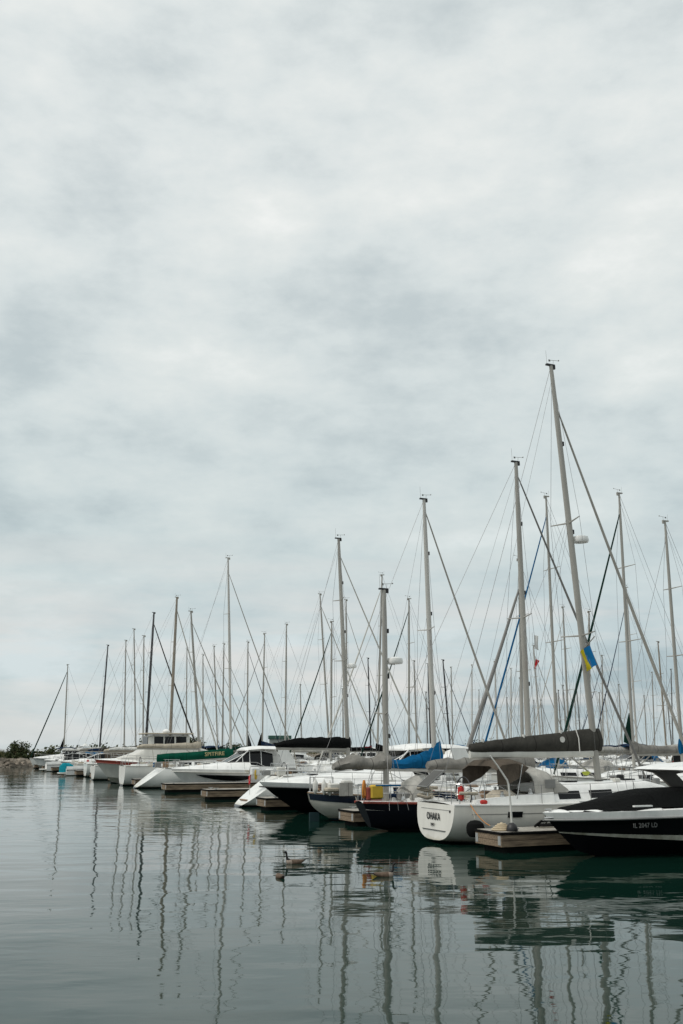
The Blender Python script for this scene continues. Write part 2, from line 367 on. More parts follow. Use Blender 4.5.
def sailboat(o):
    """o: dict. Local frame: x forward from the stern, z=0 the water line"""
    s, vm, hd, H = o['s'], o['v'], o['hd'], o['H']
    L = o['L']; B = o.get('B', L*.31); lod = o.get('lod', 1)
    xm = o.get('xm', .56*L)
    loc = sv(s, vm - hd*xm)
    root = thing(o.get('name', 'sailboat'), (loc[0], loc[1], 0), ROT + (0 if hd > 0 else PI), o['label'], 'sailboat', o.get('group'))
    zs = o.get('zs', (1.12, 1.02, 1.42))
    ring, hb, zsh, X = sail_hull(L, B, zs, **o.get('hull', {}))
    nst = 22 if lod > 1 else 14
    mb = MB(); rs = [full_ring(ring(i/nst, 9 if lod > 1 else 7)) for i in range(nst+1)]
    mb.loft(rs, False, True, True)
    hull = mb.build('hull', o.get('hm', M['hull_white']), root, 30)
    # deck with camber
    dk = MB(); rows = []
    for i in range(nst+1):
        t = i/nst; b = hb(t)-.02; z = zsh(t)-.015
        rows.append([Vector((X(t, zsh(t)), b*k, z+.07*(1-k*k))) for k in (1, .5, 0, -.5, -1)])
    dk.loft(rows); dk.build('deck', o.get('dm', M['deck']), root)
    # toe rail
    for sd in (1, -1):
        tr = MB(); tr.tube([Vector((X(i/nst, zsh(i/nst)), sd*hb(i/nst), zsh(i/nst)+.01)) for i in range(nst+1)], o.get('rr', .03 if lod > 1 else .035), 5)
        tr.build('toe_rail', o.get('rail', M['alu']), root)
    if o.get('cove'):
        for sd in (1, -1):
            q = MB(); q.tube([ring(i/nst, 9)[0].lerp(ring(i/nst, 9)[3], .55)*1 if sd > 0 else Vector((1,-1,1))*ring(i/nst, 9)[0].lerp(ring(i/nst, 9)[3], .55) for i in range(nst+1)], .016, 4)
            q.build('cove_stripe', o['cove'], root)
    # coachroof
    ch = o.get('ch', .48); xa, xb = o.get('cab', (.36*L, .76*L))
    st = []
    for i in range(9):
        t = i/8; x = lerp(xa, xb, t); zb = zsh(x/L)-.02
        w = min(B*.31*(1-.45*t*t), hb(x/L)-.25); hh = ch*(1-.12*t) if t < .8 else ch*lerp(.9, .12, (t-.8)/.2)
        st.append((x, zb, w, zb+hh, w*.80, .05))
    cab = house(st).build('cabin', o.get('cm', M['gel']), root, 40)
    if lod > 0:
        wins = o.get('wins', [(.1,.34),(.4,.6)])
        for sd in (1, -1):
            for a, b in wins:
                side_panel(st, lerp(xa, xb, a), lerp(xa, xb, b), .22, .66, sd).build('window', M['glass'], cab)
    hz = zsh(.55)+ch+.02
    for f in ((.45,), (.45, .66))[lod > 1]:
        q = MB(); x = f*L; z = interp([(a[0], a[3]) for a in st], x)+.045; q.box(x-.25, x+.25, -.24, .24, z, z+.045, bev=.02); q.build('hatch', M['glass'], cab)
    q = MB(); z = interp([(a[0], a[3]) for a in st], xa+.5)+.05; q.box(xa+.1, xa+.8, -.32, .32, z-.02, z+.05, bev=.02); q.build('companion_hatch', M['gel2'], cab)
    # cockpit coamings and seats
    x0c = o.get('cock', .08*L)
    for sd in (1, -1):
        q = MB(); rr = []
        for i in range(7):
            t = i/6; x = lerp(x0c, xa+.02, t); z = zsh(x/L)-.02; w = min(B*.31, hb(x/L)-.22); hh = lerp(.16, ch*.62, t**.7)
            rr.append([Vector((x, sd*(w+.06), z)), Vector((x, sd*(w+.02), z+hh)), Vector((x, sd*(w-.2), z+hh)), Vector((x, sd*(w-.26), z))])
        q.loft(rr, True, True, True); q.build('cockpit_coaming', M['gel'], root)
    if lod > 0:
        for sd in (1, -1):
            for f in (.35, .72):
                x = lerp(x0c, xa, f); w = min(B*.31, hb(x/L)-.22); z = zsh(x/L)+lerp(.16, ch*.62, f**.7)-.02
                q = MB(); q.lathe([(.08,0),(.075,.05),(.05,.07),(.05,.13),(.07,.15),(.04,.17)], (x, sd*(w-.08), z), 8); q.build('winch', M['steel'], root)
    # wheel on a pedestal
    if o.get('wheel', lod > 0):
        xw = o.get('xw', .13*L); zc = zsh(.13)+.32; R = o.get('wr', .42); q = MB()
        q.tube([(xw, R*math.cos(a), zc+R*math.sin(a)) for a in [2*PI*k/20 for k in range(21)]], .022, 5, False)
        for k in range(5):
            a = 2*PI*k/5+.3; q.tube([(xw, 0, zc), (xw, R*math.cos(a), zc+R*math.sin(a))], .01, 4)
        w = q.build('steering_wheel', M['black'], root)
        q = MB(); q.box(xw+.04, xw+.24, -.1, .1, zsh(.13)-.05, zc+.2, bev=.04); q.build('pedestal', M['gel'], w)
    # pushpit, pulpit, lifelines
    def rail(pts, name, m=M['steel'], r=.014): MB().tube(pts, r, 5).build(name, m, root)
    if lod > 0:
        hgt = .62
        b0 = hb(0)*.92; xs0 = X(0, zsh(0)); z0 = zsh(0)
        q = MB(); 
        arc = [Vector((xs0+1.1, b0*1.06, z0+hgt)), Vector((xs0+.25, b0, z0+hgt)), Vector((xs0+.08, b0*.8, z0+hgt)), Vector((xs0+.08, -b0*.8, z0+hgt)), Vector((xs0+.25, -b0, z0+hgt)), Vector((xs0+1.1, -b0*1.06, z0+hgt))]
        q.tube(arc, .015, 5); q.tube([p-Vector((0,0,.3)) for p in arc], .011, 5)
        for p in arc: q.tube([p, Vector((p.x, p.y, z0))], .014, 5)
        q.build('pushpit', M['steel'], root)
        q = MB(); xf = X(.88, zsh(.88)); bf = hb(.88)*.95; zf = zsh(.88); xe = L-.02; ze = zsh(1)
        arc = [Vector((xf, bf, zf+.6)), Vector((lerp(xf, xe, .6), bf*.5, lerp(zf, ze, .6)+.62)), Vector((xe+.05, .14, ze+.62)), Vector((xe+.05, -.14, ze+.62)), Vector((lerp(xf, xe, .6), -bf*.5, lerp(zf, ze, .6)+.62)), Vector((xf, -bf, zf+.6))]
        q.tube(arc, .015, 5)
        for p in arc: q.tube([p, Vector((min(p.x, xe-.1), p.y, zsh(min(1, p.x/L))))], .014, 5)
        q.build('pulpit', M['steel'], root)
        for sd in (1, -1):
            ns = 6; pts = []
            for i in range(ns):
                x = lerp(xs0+1.1, xf, i/(ns-1)); t = x/L; p = Vector((x, sd*hb(t)*.965, zsh(t))); pts.append(p)
                if 0 < i < ns-1: MB().tube([p, p+Vector((0,0,.6))], .013, 5).build('stanchion', M['steel'], root)
            for k, hgt2 in enumerate((.6, .32)):
                if lod > 1 or k == 0: MB().tube([p+Vector((0,0,hgt2)) for p in pts], .006 if lod > 1 else .009, 4).build('lifeline', M['wire'], root)
    # mast and rig
    zb = interp([(a[0], a[3]) for a in st], xm) + .03
    if xm < xa: zb = zsh(xm/L)
    bowp = (o.get('fx', L-.12), 0, zsh(1)+.1)
    mst, P = mast_parts(root, xm, zb, H, o.get('lean', 0)*hd, o.get('mm', M['alu']), o.get('mr', .105), vane=lod > 0, radar=o.get('radar'), lod=lod, shroud_y=hb(xm/L)*.95,
        back=(X(0, zsh(0))+.1, 0, zsh(0)+.1), fore=bowp, furl=o.get('furl'), furl_r=o.get('fr', .085), furl_frac=o.get('ff', .93), sw=B*.27, spread=o.get('spread', (.45,.72)))
    MB().lathe([(.17,-.03),(.16,.03),(.12,.05)], (xm, 0, zb), 10).build('mast_step', M['black'], root)
    # boom, cover
    zg = o.get('zg', zb+.85); bl = o.get('bl', xm-.12*L); 
    gx = xm+o.get('lean', 0)*hd*(zg-zb)/(H-zb)
    rise = o.get('rise', .05)
    q = MB(); q.tube([(gx-.12, 0, zg), (gx-.12-bl, 0, zg+rise)], [o.get('br', .075)]*2, 8, flat=.7); bo = q.build('boom', o.get('bm', o.get('mm', M['alu'])), root)
    if o.get('cover'):
        prof = o.get('prof', [(0,.16,.7),(.1,.3,1),(.5,.36,1.05),(.9,.5,1),(1,.75,.6)])
        bc = boom_cover(gx-.12-bl, gx+o.get('cf', .14), zg+.05+rise, prof, .19, o.get('fold', .03), seed=s, slope=-rise)
        cv = bc.build('sail_cover', o['cover'], root, 60)
        o['_cover'] = cv
    for f in (.0, .45):
        if lod > 0: MB().tube([Vector((gx-.12-bl*(1-f), 0, zg+rise)), P(.97 if f == 0 else .6)], .006, 4).build('topping_lift', M['wire'], root)
    MB().tube([Vector((gx-.12-bl*.75, 0, zg)), Vector((gx-.12-bl*.75+.2, 0, zsh(.3)+.3))], .02, 4).build('mainsheet', M['rope'], root)
    # vang
    MB().tube([Vector((xm-.1, 0, zb+.12)), Vector((gx-1.2, 0, zg))], .03, 5).build('boom_vang', M['alu'], root)
    if o.get('dodger'):
        dm = o['dodger']; w = B*.30; xd = xa+.1; zd = zsh(xa/L)+ch*.55
        q = MB(); rr = []
        for x, h, ww in ((xd-.75, .74, 1.0), (xd-.35, .84, 1.0), (xd+.1, .70, .96), (xd+.7, .12, .9)):
            r = [Vector((x, w*ww*math.cos(a), zd+h*max(0, math.sin(a))**.6)) for a in [PI*k/12 for k in range(13)]]
            rr.append(r)
        rr2 = [[p*1.0-Vector((0, p.y*.03, .02)) for p in r] for r in rr]
        q.loft(rr); q.loft(rr2)
        d = q.build('sprayhood', dm, root, 50)
        for sd in (1, -1):
            q = MB(); q.box(xd-.35, xd+.05, sd*w*.985-.01, sd*w*.985+.01, zd+.15, zd+.42); q.build('sprayhood_window', M['frame'], d)
    if o.get('bimini'):
        q = MB(); w = B*.30; x0, x1 = .06*L, .06*L+1.7; zt = zsh(0)+1.95; rr = []
        for x, dz in ((x0, -.12), (lerp(x0, x1, .3), 0), (lerp(x0, x1, .7), 0), (x1, -.1)):
            rr.append([Vector((x, w*k, zt+dz-.16*k*k)) for k in (1.0, .6, 0, -.6, -1.0)] + [Vector((x, w*k, zt+dz-.16*k*k-.03)) for k in (-1.0, -.6, 0, .6, 1.0)])
        q.loft(rr, True, True, True); bi = q.build('bimini', o['bimini'], root)
        for sd in (1, -1):
            q = MB(); q.tube([(x0, sd*w, zt-.3), (lerp(x0, x1, .5), sd*w*1.02, zsh(.1)+.1), (x1, sd*w, zt-.26)], .013, 5); q.build('bimini_frame', M['steel'], bi)
    if o.get('burgee'):
        # dark ensign / small sail rolled beside the mast foot
        q = MB(); c = P(.12); q.add([c+Vector((.1,0,1.2)), c+Vector((.12,.05,-.5)), c+Vector((.62,.1,-.35)), c+Vector((.5,.02,.05)), c+Vector((.1,-.06,1.2)), c+Vector((.12,-.03,-.5)), c+Vector((.62,.0,-.35)), c+Vector((.5,-.07,.05))], [(0,1,2,3),(7,6,5,4),(0,4,5,1),(1,5,6,2),(2,6,7,3),(3,7,4,0)])
        q.build('riding_sail', o['burgee'], root)
    if o.get('clutter', 1):
        clutter(root, rnd, .05*L, .4*L, lambda x: zsh(x/L)+.15, B*.3, (12, 7, 3)[2-lod] if lod < 3 else 8, lod)
    if lod > 0:   # deck clutter
        for k in range(6 if lod > 1 else 3):
            x = lerp(.5, .9, rnd.random())*L; sd = rnd.choice((-1, 1)); w = (hb(x/L)-.3)*rnd.uniform(.3, .9); z = zsh(x/L)+.03
            if x < xb and w < B*.3: z = interp([(a[0], a[3]) for a in st], x)+.05; w *= .6
            q = MB(); q.box(x-.12, x+.12, sd*w-.09, sd*w+.09, z-.04, z+rnd.uniform(.08,.2), bev=.03); q.build(rnd.choice(['vent','deck_box']), rnd.choice([M['gel'], M['frame'], M['gel2'], M['black']]), root)
    root['_L'] = L; del root['_L']
    return root, dict(ring=ring, hb=hb, zsh=zsh, X=X, st=st, P=P, gx=gx, zg=zg, bl=bl, mast=mst, zb=zb, xm=xm, hull=hull, L=L, B=B)

# ---------------------------------------------------------------- motor boat
def motor_hull(L, B, zs, zc=(.10,.55), rake=1.1, tf=.86, zdrop=.16, flare=.35, strip=.04):
    def hb(t):
        t = max(0.0, min(1.0, t))
        if t < .45: return B/2*(tf+(1-tf)*math.sin(PI/2*t/.45))
        q = (t-.45)/.55; return B/2*max(.015, max(0.0, 1-q**2.4)**.8)
    def zsh(t): return zs[0]*(1-t)**2 + zs[1]*2*t*(1-t) + zs[2]*t*t
    def X(t, z):
        zt = max(-.3, min(1, z/zsh(t))); return t*(L - rake*(1-zt)**1.15)
    def ring(t):
        b = hb(t); s = zsh(t); c = b*(.93-.45*t**3); zch = zc[0]+(zc[1]-zc[0])*t**3; k = lerp(-.35, -.30, t) if t < .8 else lerp(-.30, zch*.25, ((t-.8)/.2)**1.5)
        z1 = s-zdrop
        pts = [(b, s), (b*1.0, s-.03), (b*(1-.03*t), z1), (lerp(b*(1-.03*t), c, .35+flare*t), lerp(z1, zch, .35)), (lerp(b*(1-.03*t), c, .75+.15*t), lerp(z1, zch, .72)), (c, zch), (c*.96, zch-.03-strip*(1-t)**.8), (c*.45, lerp(zch, k, .6)), (0, k)]
        return [Vector((X(t, z), y, z)) for y, z in pts]
    return ring, hb, zsh, X
def band(ringf, j0, j1, n=20, cap=True):
    mb = MB()
    for sd in (1, -1):
        mb.loft([[Vector((p.x, p.y*sd, p.z)) for p in ringf(i/n)[j0:j1+1]] for i in range(n+1)])
    if cap:
        for tt in (0,):
            a = ringf(tt)[j0:j1+1]; pts = a + [Vector((p.x, -p.y, p.z)) for p in reversed(a)]
            mb.add(pts, [tuple(range(len(pts)))])
    return mb

def motorboat(o):
    s, vb, hd = o['s'], o['v'], o['hd']      # v = position of the BOW along the berth
    L = o['L']; B = o.get('B', L*.31)
    loc = sv(s, vb - hd*L); lod = o.get('lod', 1)
    root = thing(o.get('name', 'motorboat'), (loc[0], loc[1], 0), ROT+(0 if hd > 0 else PI), o['label'], o.get('cat', 'motorboat'), o.get('group'))
    zs = o.get('zs', (.95, 1.05, 1.35))
    ring, hb, zsh, X = motor_hull(L, B, zs, **o.get('hull', {}))
    n = 22 if lod > 1 else 12
    band(ring, 2, 5, n).build('topsides', o.get('tm', M['gel']), root, 40)
    band(ring, 0, 2, n).build('sheer_band', o.get('sm', M['gel']), root, 40)
    band(ring, 5, 6, n).build('chine_band', o.get('cb', M['bottom']), root, 40)
    band(ring, 6, 8, n).build('hull_bottom', o.get('bm', M['bottom']), root, 40)
    for sd in (1, -1):
        MB().tube([Vector((X(i/n, zsh(i/n)-.03), sd*(hb(i/n)+.005), zsh(i/n)-o.get('hull', {}).get('zdrop', .16))) for i in range(n+1)], .028, 5).build('rub_rail', o.get('rm', M['black']), root)
    # deck and superstructure
    xd = o.get('xd', .52*L); hdk = o.get('hdk', .55)
    st = []
    for i in range(11):
        t = i/10; x = lerp(xd-.15, L-.06, t); tt = min(1, x/L); w = max(.03, hb(tt)-.03)
        st.append((x*1.0 if t < 1 else L-.05, zsh(tt)-.01, w, zsh(tt)+hdk*(1-t**1.3)*.95+.01, w*(.72 if t < .9 else .6), .08*(1-t)+.01))
    fd = house(st).build('foredeck', o.get('dm', M['gel']), root, 45)
    # cockpit sides
    q = MB(); rows = []; cm_ = o.get('coam', .22)
    for i in range(9):
        x = lerp(.02, xd-.1, i/8); tt = x/L; w = hb(tt)-.01; z = zsh(tt)
        rows.append([Vector((x, w, z)), Vector((x, w-.04, z+cm_)), Vector((x, w-.3, z+cm_)), Vector((x, w-.34, z-.25)), Vector((x, 0, z-.3)), Vector((x, -w+.34, z-.25)), Vector((x, -w+.3, z+cm_)), Vector((x, -w+.04, z+cm_)), Vector((x, -w, z))])
    q.loft(rows); q.build('cockpit', M['gel'], root, 40)
    q = MB(); q.box(-.75, .02, -hb(0)*.9, hb(0)*.9, .18, .32, bev=.05); q.build('swim_platform', M['gel2'], root)
    zt = zsh(xd/L)+hdk
    stl = o.get('style', 'express')
    wsh = o.get('wh', .55); wx = xd
    if stl in ('express', 'arch', 'hardtop', 'canvas', 'bimini'):
        w = hb(xd/L)*.70
        gs = [(wx-1.9, zt-.35, w*1.05, zt+wsh*.75, w*.9, .02), (wx-1.0, zt-.25, w*1.04, zt+wsh, w*.88, .03), (wx-.15, zt-.15, w*.98, zt+wsh*.96, w*.84, .03), (wx+.35, zt-.1, w*.9, zt+wsh*.62, w*.76, .02), (wx+.95+wsh*.5, zt-.2, w*.7, zt-.02, w*.6, .01)]
        ws = house(gs).build('windshield', M['glass'], root, 40)
        q = MB()
        for sd in (1, -1):
            q.tube([(g[0], sd*g[4]*.97, g[3]+.01) for g in gs], .028, 5)
            for k in (1, 2, 3): q.tube([(gs[k][0], sd*(gs[k][2]+.01), gs[k][1]), (gs[k][0], sd*gs[k][4]*1.0, gs[k][3])], .025, 5)
        q.build('windshield_frame', o.get('wfm', M['gel']), ws)
    if stl == 'hardtop':
        w = hb(xd/L)*.74; zh = zt+wsh+.12
        hs = [(wx-3.4, zh-.04, w*.8, zh+.06, w*.7, .02), (wx-2.8, zh-.03, w, zh+.13, w*.9, .05), (wx-1.0, zh+.0, w*1.02, zh+.17, w*.92, .06), (wx-.2, zh-.05, w*.96, zh+.10, w*.86, .04), (wx+.15, zh-.12, w*.8, zh-.04, w*.7, .01)]
        ht = house(hs).build('hardtop', M['gel'], root, 40)
        for sd in (1, -1):
            q = MB(); q.poly([(wx-3.0, zh), (wx-2.2, zh), (wx-2.7, zt-.45), (wx-3.9, zt-.55)], sd*w*.98-.03, sd*w*.98+.03); q.build('hardtop_support', M['gel'], ht)
            q = MB(); q.tube([(wx-.1, sd*w*.86, zh-.03), (wx+.85, sd*w*.72, zt-.05)], .04, 5); q.build('windshield_pillar', M['gel'], ht)
    if stl == 'arch':
        w = hb(.3)*.9; za = zt+1.0
        for sd in (1, -1):
            q = MB(); q.poly([(wx-2.6, za), (wx-1.6, za+.02), (wx-1.0, za-.3), (wx-2.1, za-.22), (wx-3.1, zsh(.25)+.1), (wx-3.9, zsh(.2)+.1)][::-1], sd*w*.95-.06, sd*w*.95+.06); q.build('arch_leg', M['gel'], root)
        q = MB(); q.box(wx-2.6, wx-1.5, -w*.95, w*.95, za-.02, za+.14, bev=.06); a = q.build('radar_arch', M['gel'], root)
        q = MB(); q.lathe([(.1,0),(.3,.02),(.32,.12),(.2,.25),(.05,.27)], (wx-2.1, 0, za+.15), 12); q.tube([(wx-1.9, .6, za+.1), (wx-2.4, .6, za+1.5)], .015, 4); q.build('radar_dome', M['gel'], a)
    if stl == 'canvas' or o.get('canvas'):
        cm = o.get('canvas', F['navy']); w = hb(.25)*.92; za = zt+wsh*.9
        hs = [(.25, zsh(.02)+.2, w*.92, zsh(0)+.9, w*.7, .08), (.9, zsh(.1)+.2, w*.98, za+.05, w*.85, .12), (lerp(.9, wx, .5), zsh(.2)+.2, w, za+.25, w*.88, .14), (wx-.9, zt-.2, w*.93, za+.1, w*.84, .1)]
        house(hs).build('cockpit_canvas', cm, root, 50)
    if stl == 'bimini' or o.get('bimini'):
        cm = o.get('bimini', F['navy']); w = hb(.25)*.85; za = zt+1.25
        hs = [(wx-2.9, za-.1, w*.95, za-.02, w*.85, .03), (wx-2.2, za, w, za+.05, w*.85, .06), (wx-1.1, za, w, za+.05, w*.85, .06), (wx-.5, za-.1, w*.95, za-.03, w*.85, .03)]
        bi = house(hs).build('bimini', cm, root, 50)
        for sd in (1, -1):
            q = MB(); 
            for xa, xb in ((wx-2.8, wx-1.8), (wx-.6, wx-1.6), (wx-1.7, wx-1.7)): q.tube([(xa, sd*w*.97, za-.08), (xb, sd*w, zsh(.2)+.2)], .015, 5)
            q.build('bimini_frame', M['steel'], bi)
    if stl == 'fly':
        w = hb(.5)*.78; z0 = zsh(.4)
        hs = [(.16*L, z0, w, z0+1.15, w*.92, .05), (.3*L, z0, w, z0+1.25, w*.92, .05), (.62*L, z0, w*.95, z0+1.2, w*.85, .05), (.70*L, z0, w*.88, z0+.75, w*.75, .03), (.80*L, z0+.1, w*.7, z0+.22, w*.55, .02)]
        h = house(hs).build('deckhouse', M['gel'], root, 40)
        for sd in (1, -1):
            for a, b in ((.19, .30), (.32, .46), (.48, .60)): side_panel(hs, a*L, b*L, .45, .82, sd).build('window', M['glass'], h)
        z1 = z0+1.2
        hs = [(.14*L, z1, w*.9, z1+.1, w*.85, .02), (.2*L, z1, w*.9, z1+.55, w*.82, .03), (.45*L, z1, w*.88, z1+.6, w*.78, .03), (.55*L, z1, w*.75, z1+.3, w*.6, .02)]
        house(hs).build('flybridge', M['gel'], root, 40)
    if o.get('hullwin'):
        for sd in (1, -1):
            for (a, b, f0, f1) in o['hullwin']:
                q = MB(); rows = []
                for i in range(9):
                    t = lerp(a, b, i/8); r = ring(t); p0 = r[2].lerp(r[5], f0); p1 = r[2].lerp(r[5], f1)
                    k = math.sin(PI*min(1, max(0.0, (i+.6)/8.6)))**.5
                    p1 = p0.lerp(p1, max(.12, k))
                    rows.append([Vector((p.x, sd*(p.y+e), p.z)) for p, e in ((p0, -.02), (p0, .015), (p1, .04), (p1, -.02))])
                q.loft(rows, True, True, True); q.build('hull_window', M['glass'], root)
    if o.get('bowrail', True):
        for sd in (1, -1):
            q = MB(); pts = []
            for i in range(7):
                t = lerp(.55, .985, i/6); p = Vector((X(t, zsh(t)), sd*max(.05, hb(t)-.1), zsh(t)+.02)); pts.append(p+Vector((0.05,0,.5)))
                q.tube([p, p+Vector((.05,0,.5))], .011, 4)
            q.tube([Vector((X(.5,1), sd*(hb(.5)-.1), zsh(.5)+.1))]+pts, .014, 5); q.build('bow_rail', M['steel'], root)
    if o.get('outboard'):
        for yy in ((0,) if B < 2.6 else (-.45, .45)):
            q = MB(); q.box(-.55, -.1, yy-.18, yy+.18, zs[0]*.75, zs[0]+.45, bev=.09); ob = q.build('outboard_motor', M['black'], root)
            q = MB(); q.box(-.45, -.22, yy-.07, yy+.07, -.3, zs[0]*.8); q.build('outboard_leg', M['black'], ob)
    clutter(root, rnd, .04*L, xd-1.0, lambda x: zsh(x/L)-.05, hb(.2)*.7, 6, lod)
    for k in range(2):
        x = lerp(.62, .8, k)*L; z = interp([(a[0], a[3]) for a in st], x)+.05
        q = MB(); q.box(x-.22, x+.22, -.22, .22, z, z+.05, bev=.02); q.build('hatch', M['glass'], fd)
    return root, dict(ring=ring, hb=hb, zsh=zsh, X=X, zt=zt, L=L, B=B)

def fender(root_fn, x, y, z, label, m=M['fwhite'], r=.11, h=.6, rz=0.0, group='fenders hung along the boats', top=None):
    """root_fn maps boat-local to world; the fender is a thing of its own, hung on a cord"""
    p = root_fn(Vector((x, y, z)))
    o = thing('fender', p, rz, label, 'fender', group)
    MB().lathe([(.02,-h/2-.05),(.05,-h/2),(r*.9,-h/2+.08),(r,-h/2+.16),(r,h/2-.16),(r*.9,h/2-.08),(.04,h/2),(.025,h/2+.06)], (0,0,0), 10).build('fender_body', m, o)
    if top: MB().tube([(0,0,h/2+.04), (0,0,top-z)], .01, 4).build('lanyard', M['rope'], o)
    return o
def xf(root):
    mt = Matrix.Translation(root.location) @ Matrix.Rotation(root.rotation_euler[2], 4, 'Z')
    return lambda p: (mt @ Vector(p))
def line_thing(a, b, sag, label, name='mooring_line', r=.014, m=None):
    a = Vector(a); b = Vector(b); n = 12; q = MB()
    q.tube([a.lerp(b, i/n)-Vector((0,0,sag*4*(i/n)*(1-i/n)))-a for i in range(n+1)], r, 5)
    o = q.build(name, m or M['rope']); o.location = a
    return tag(o, label, 'mooring line', 'mooring lines')

# ---------------------------------------------------------------- camera, light, sky
scn = bpy.context.scene
cam = bpy.data.objects.new('camera', bpy.data.cameras.new('camera')); C.objects.link(cam)
PITCH = math.atan(236/967)
cam.location = (0, 0, CAMH); cam.rotation_euler = (PI/2+PITCH, 0, 0)
cam.data.sensor_fit = 'VERTICAL'; cam.data.sensor_height = 36; cam.data.sensor_width = 24; cam.data.lens = 967*36/1024
cam.data.clip_start = .1; cam.data.clip_end = 20000
scn.camera = cam
SUN_EL, SUN_AZ = math.radians(48), math.radians(-115)   # azimuth measured from +Y, negative = to the left
w = bpy.data.worlds.new('World'); scn.world = w; w.use_nodes = True
nt = w.node_tree; N = nt.nodes; L = nt.links; bg = N['Background']
sky = N.new('ShaderNodeTexSky'); sky.sky_type = 'NISHITA'; sky.sun_disc = False; sky.sun_elevation = SUN_EL; sky.sun_rotation = SUN_AZ
tc = N.new('ShaderNodeTexCoord'); sep = N.new('ShaderNodeSeparateXYZ'); L.new(tc.outputs['Generated'], sep.inputs[0])
def mth(op, a, b=None, c=None):
    n = N.new('ShaderNodeMath'); n.operation = op
    for i, q in enumerate((a, b, c)):
        if q is None: continue
        if isinstance(q, (int, float)): n.inputs[i].default_value = q
        else: L.new(q, n.inputs[i])
    return n.outputs[0]
zc = mth('MAXIMUM', sep.outputs['Z'], 0.0)
den = mth('ADD', zc, .24)
px_, py_ = mth('DIVIDE', sep.outputs['X'], den), mth('DIVIDE', sep.outputs['Y'], den)
cmb = N.new('ShaderNodeCombineXYZ'); L.new(px_, cmb.inputs[0]); L.new(py_, cmb.inputs[1]); cmb.inputs[2].default_value = 3.7
def nz(scale, det, rough, dist=0.0, off=(0,0,0), sc=(1,1,1)):
    mp = N.new('ShaderNodeMapping'); mp.inputs['Location'].default_value = off; mp.inputs['Scale'].default_value = sc; L.new(cmb.outputs[0], mp.inputs[0])
    n = N.new('ShaderNodeTexNoise'); n.inputs['Scale'].default_value = scale; n.inputs['Detail'].default_value = det; n.inputs['Roughness'].default_value = rough; n.inputs['Distortion'].default_value = dist
    L.new(mp.outputs[0], n.inputs[0]); return n.outputs['Fac']
big = nz(.55, 3, .5, 0, (4.1, 1.3, 0)); mid = nz(1.9, 8, .58, 0, (2, 7, 1), (.85, 1.1, 1)); lmp = N.new('ShaderNodeMapping'); lmp.inputs['Scale'].default_value = (1, 1, 2.1); L.new(tc.outputs['Generated'], lmp.inputs[0])
lump = N.new('ShaderNodeTexNoise'); lump.inputs['Scale'].default_value = 6.0; lump.inputs['Detail'].default_value = 9; lump.inputs['Roughness'].default_value = .58; lump.inputs['Distortion'].default_value = 0
L.new(lmp.outputs[0], lump.inputs[0]); lump = lump.outputs['Fac']
fine = nz(5.5, 5, .55, 0, (0,3,2))
cl = mth('ADD', mth('MULTIPLY', big, .27), mth('ADD', mth('MULTIPLY', mid, .27), mth('ADD', mth('MULTIPLY', lump, .38), mth('MULTIPLY', fine, .08))))
ramp = N.new('ShaderNodeValToRGB'); e = ramp.color_ramp.elements
e[0].position = .40; e[0].color = (5.7, 6.35, 6.5, 1)
e[1].position = .59; e[1].color = (9.5, 9.6, 9.4, 1)
q = e.new(.47); q.color = (7.2, 7.75, 7.75, 1); q = e.new(.53); q.color = (8.15, 8.5, 8.35, 1)
L.new(cl, ramp.inputs[0])
# thinner, bluer and darker cloud towards the horizon, with a few warm rifts
elev = N.new('ShaderNodeValToRGB'); e = elev.color_ramp.elements
e[0].position = 0.0; e[0].color = (.71, .775, .81, 1); e[1].position = .55; e[1].color = (1.06, 1.05, 1.04, 1)
for p_, c_ in ((.05, (.70,.78,.82)), (.10, (.73,.80,.83)), (.19, (.83,.88,.885)), (.32, (.95,.97,.965))):
    q = e.new(p_); q.color = (*c_, 1)
L.new(zc, elev.inputs[0])
mul = N.new('ShaderNodeMix'); mul.data_type = 'RGBA'; mul.blend_type = 'MULTIPLY'; mul.inputs['Factor'].default_value = 1
L.new(ramp.outputs[0], mul.inputs['A']); L.new(elev.outputs[0], mul.inputs['B'])
# warm rifts: stretched bands low in the sky
az = N.new('ShaderNodeMath'); az.operation = 'ARCTAN2'; L.new(sep.outputs['X'], az.inputs[0]); L.new(sep.outputs['Y'], az.inputs[1])
c2 = N.new('ShaderNodeCombineXYZ'); L.new(mth('MULTIPLY', az.outputs[0], 2.4), c2.inputs[0]); L.new(mth('MULTIPLY', zc, 21), c2.inputs[1])
rn = N.new('ShaderNodeTexNoise'); rn.inputs['Scale'].default_value = 1.0; rn.inputs['Detail'].default_value = 6; rn.inputs['Roughness'].default_value = .55; rn.inputs['Distortion'].default_value = .3
L.new(c2.outputs[0], rn.inputs[0])
band_ = N.new('ShaderNodeValToRGB'); e = band_.color_ramp.elements
e[0].position = 0.0; e[0].color = (.35,)*3+(1,); e[1].position = .24; e[1].color = (0,0,0,1)
q = e.new(.03); q.color = (.65,)*3+(1,); q = e.new(.075); q.color = (1,1,1,1); q = e.new(.15); q.color = (.45,)*3+(1,)
L.new(zc, band_.inputs[0])
rr = N.new('ShaderNodeMapRange'); rr.inputs['From Min'].default_value = .44; rr.inputs['From Max'].default_value = .60; L.new(rn.outputs['Fac'], rr.inputs[0])
rf = mth('MULTIPLY', rr.outputs[0], mth('MULTIPLY', band_.outputs[0], .85))
warm = N.new('ShaderNodeMix'); warm.data_type = 'RGBA'; L.new(rf, warm.inputs['Factor']); L.new(mul.outputs['Result'], warm.inputs['A']); warm.inputs['B'].default_value = (7.9, 7.65, 7.35, 1)
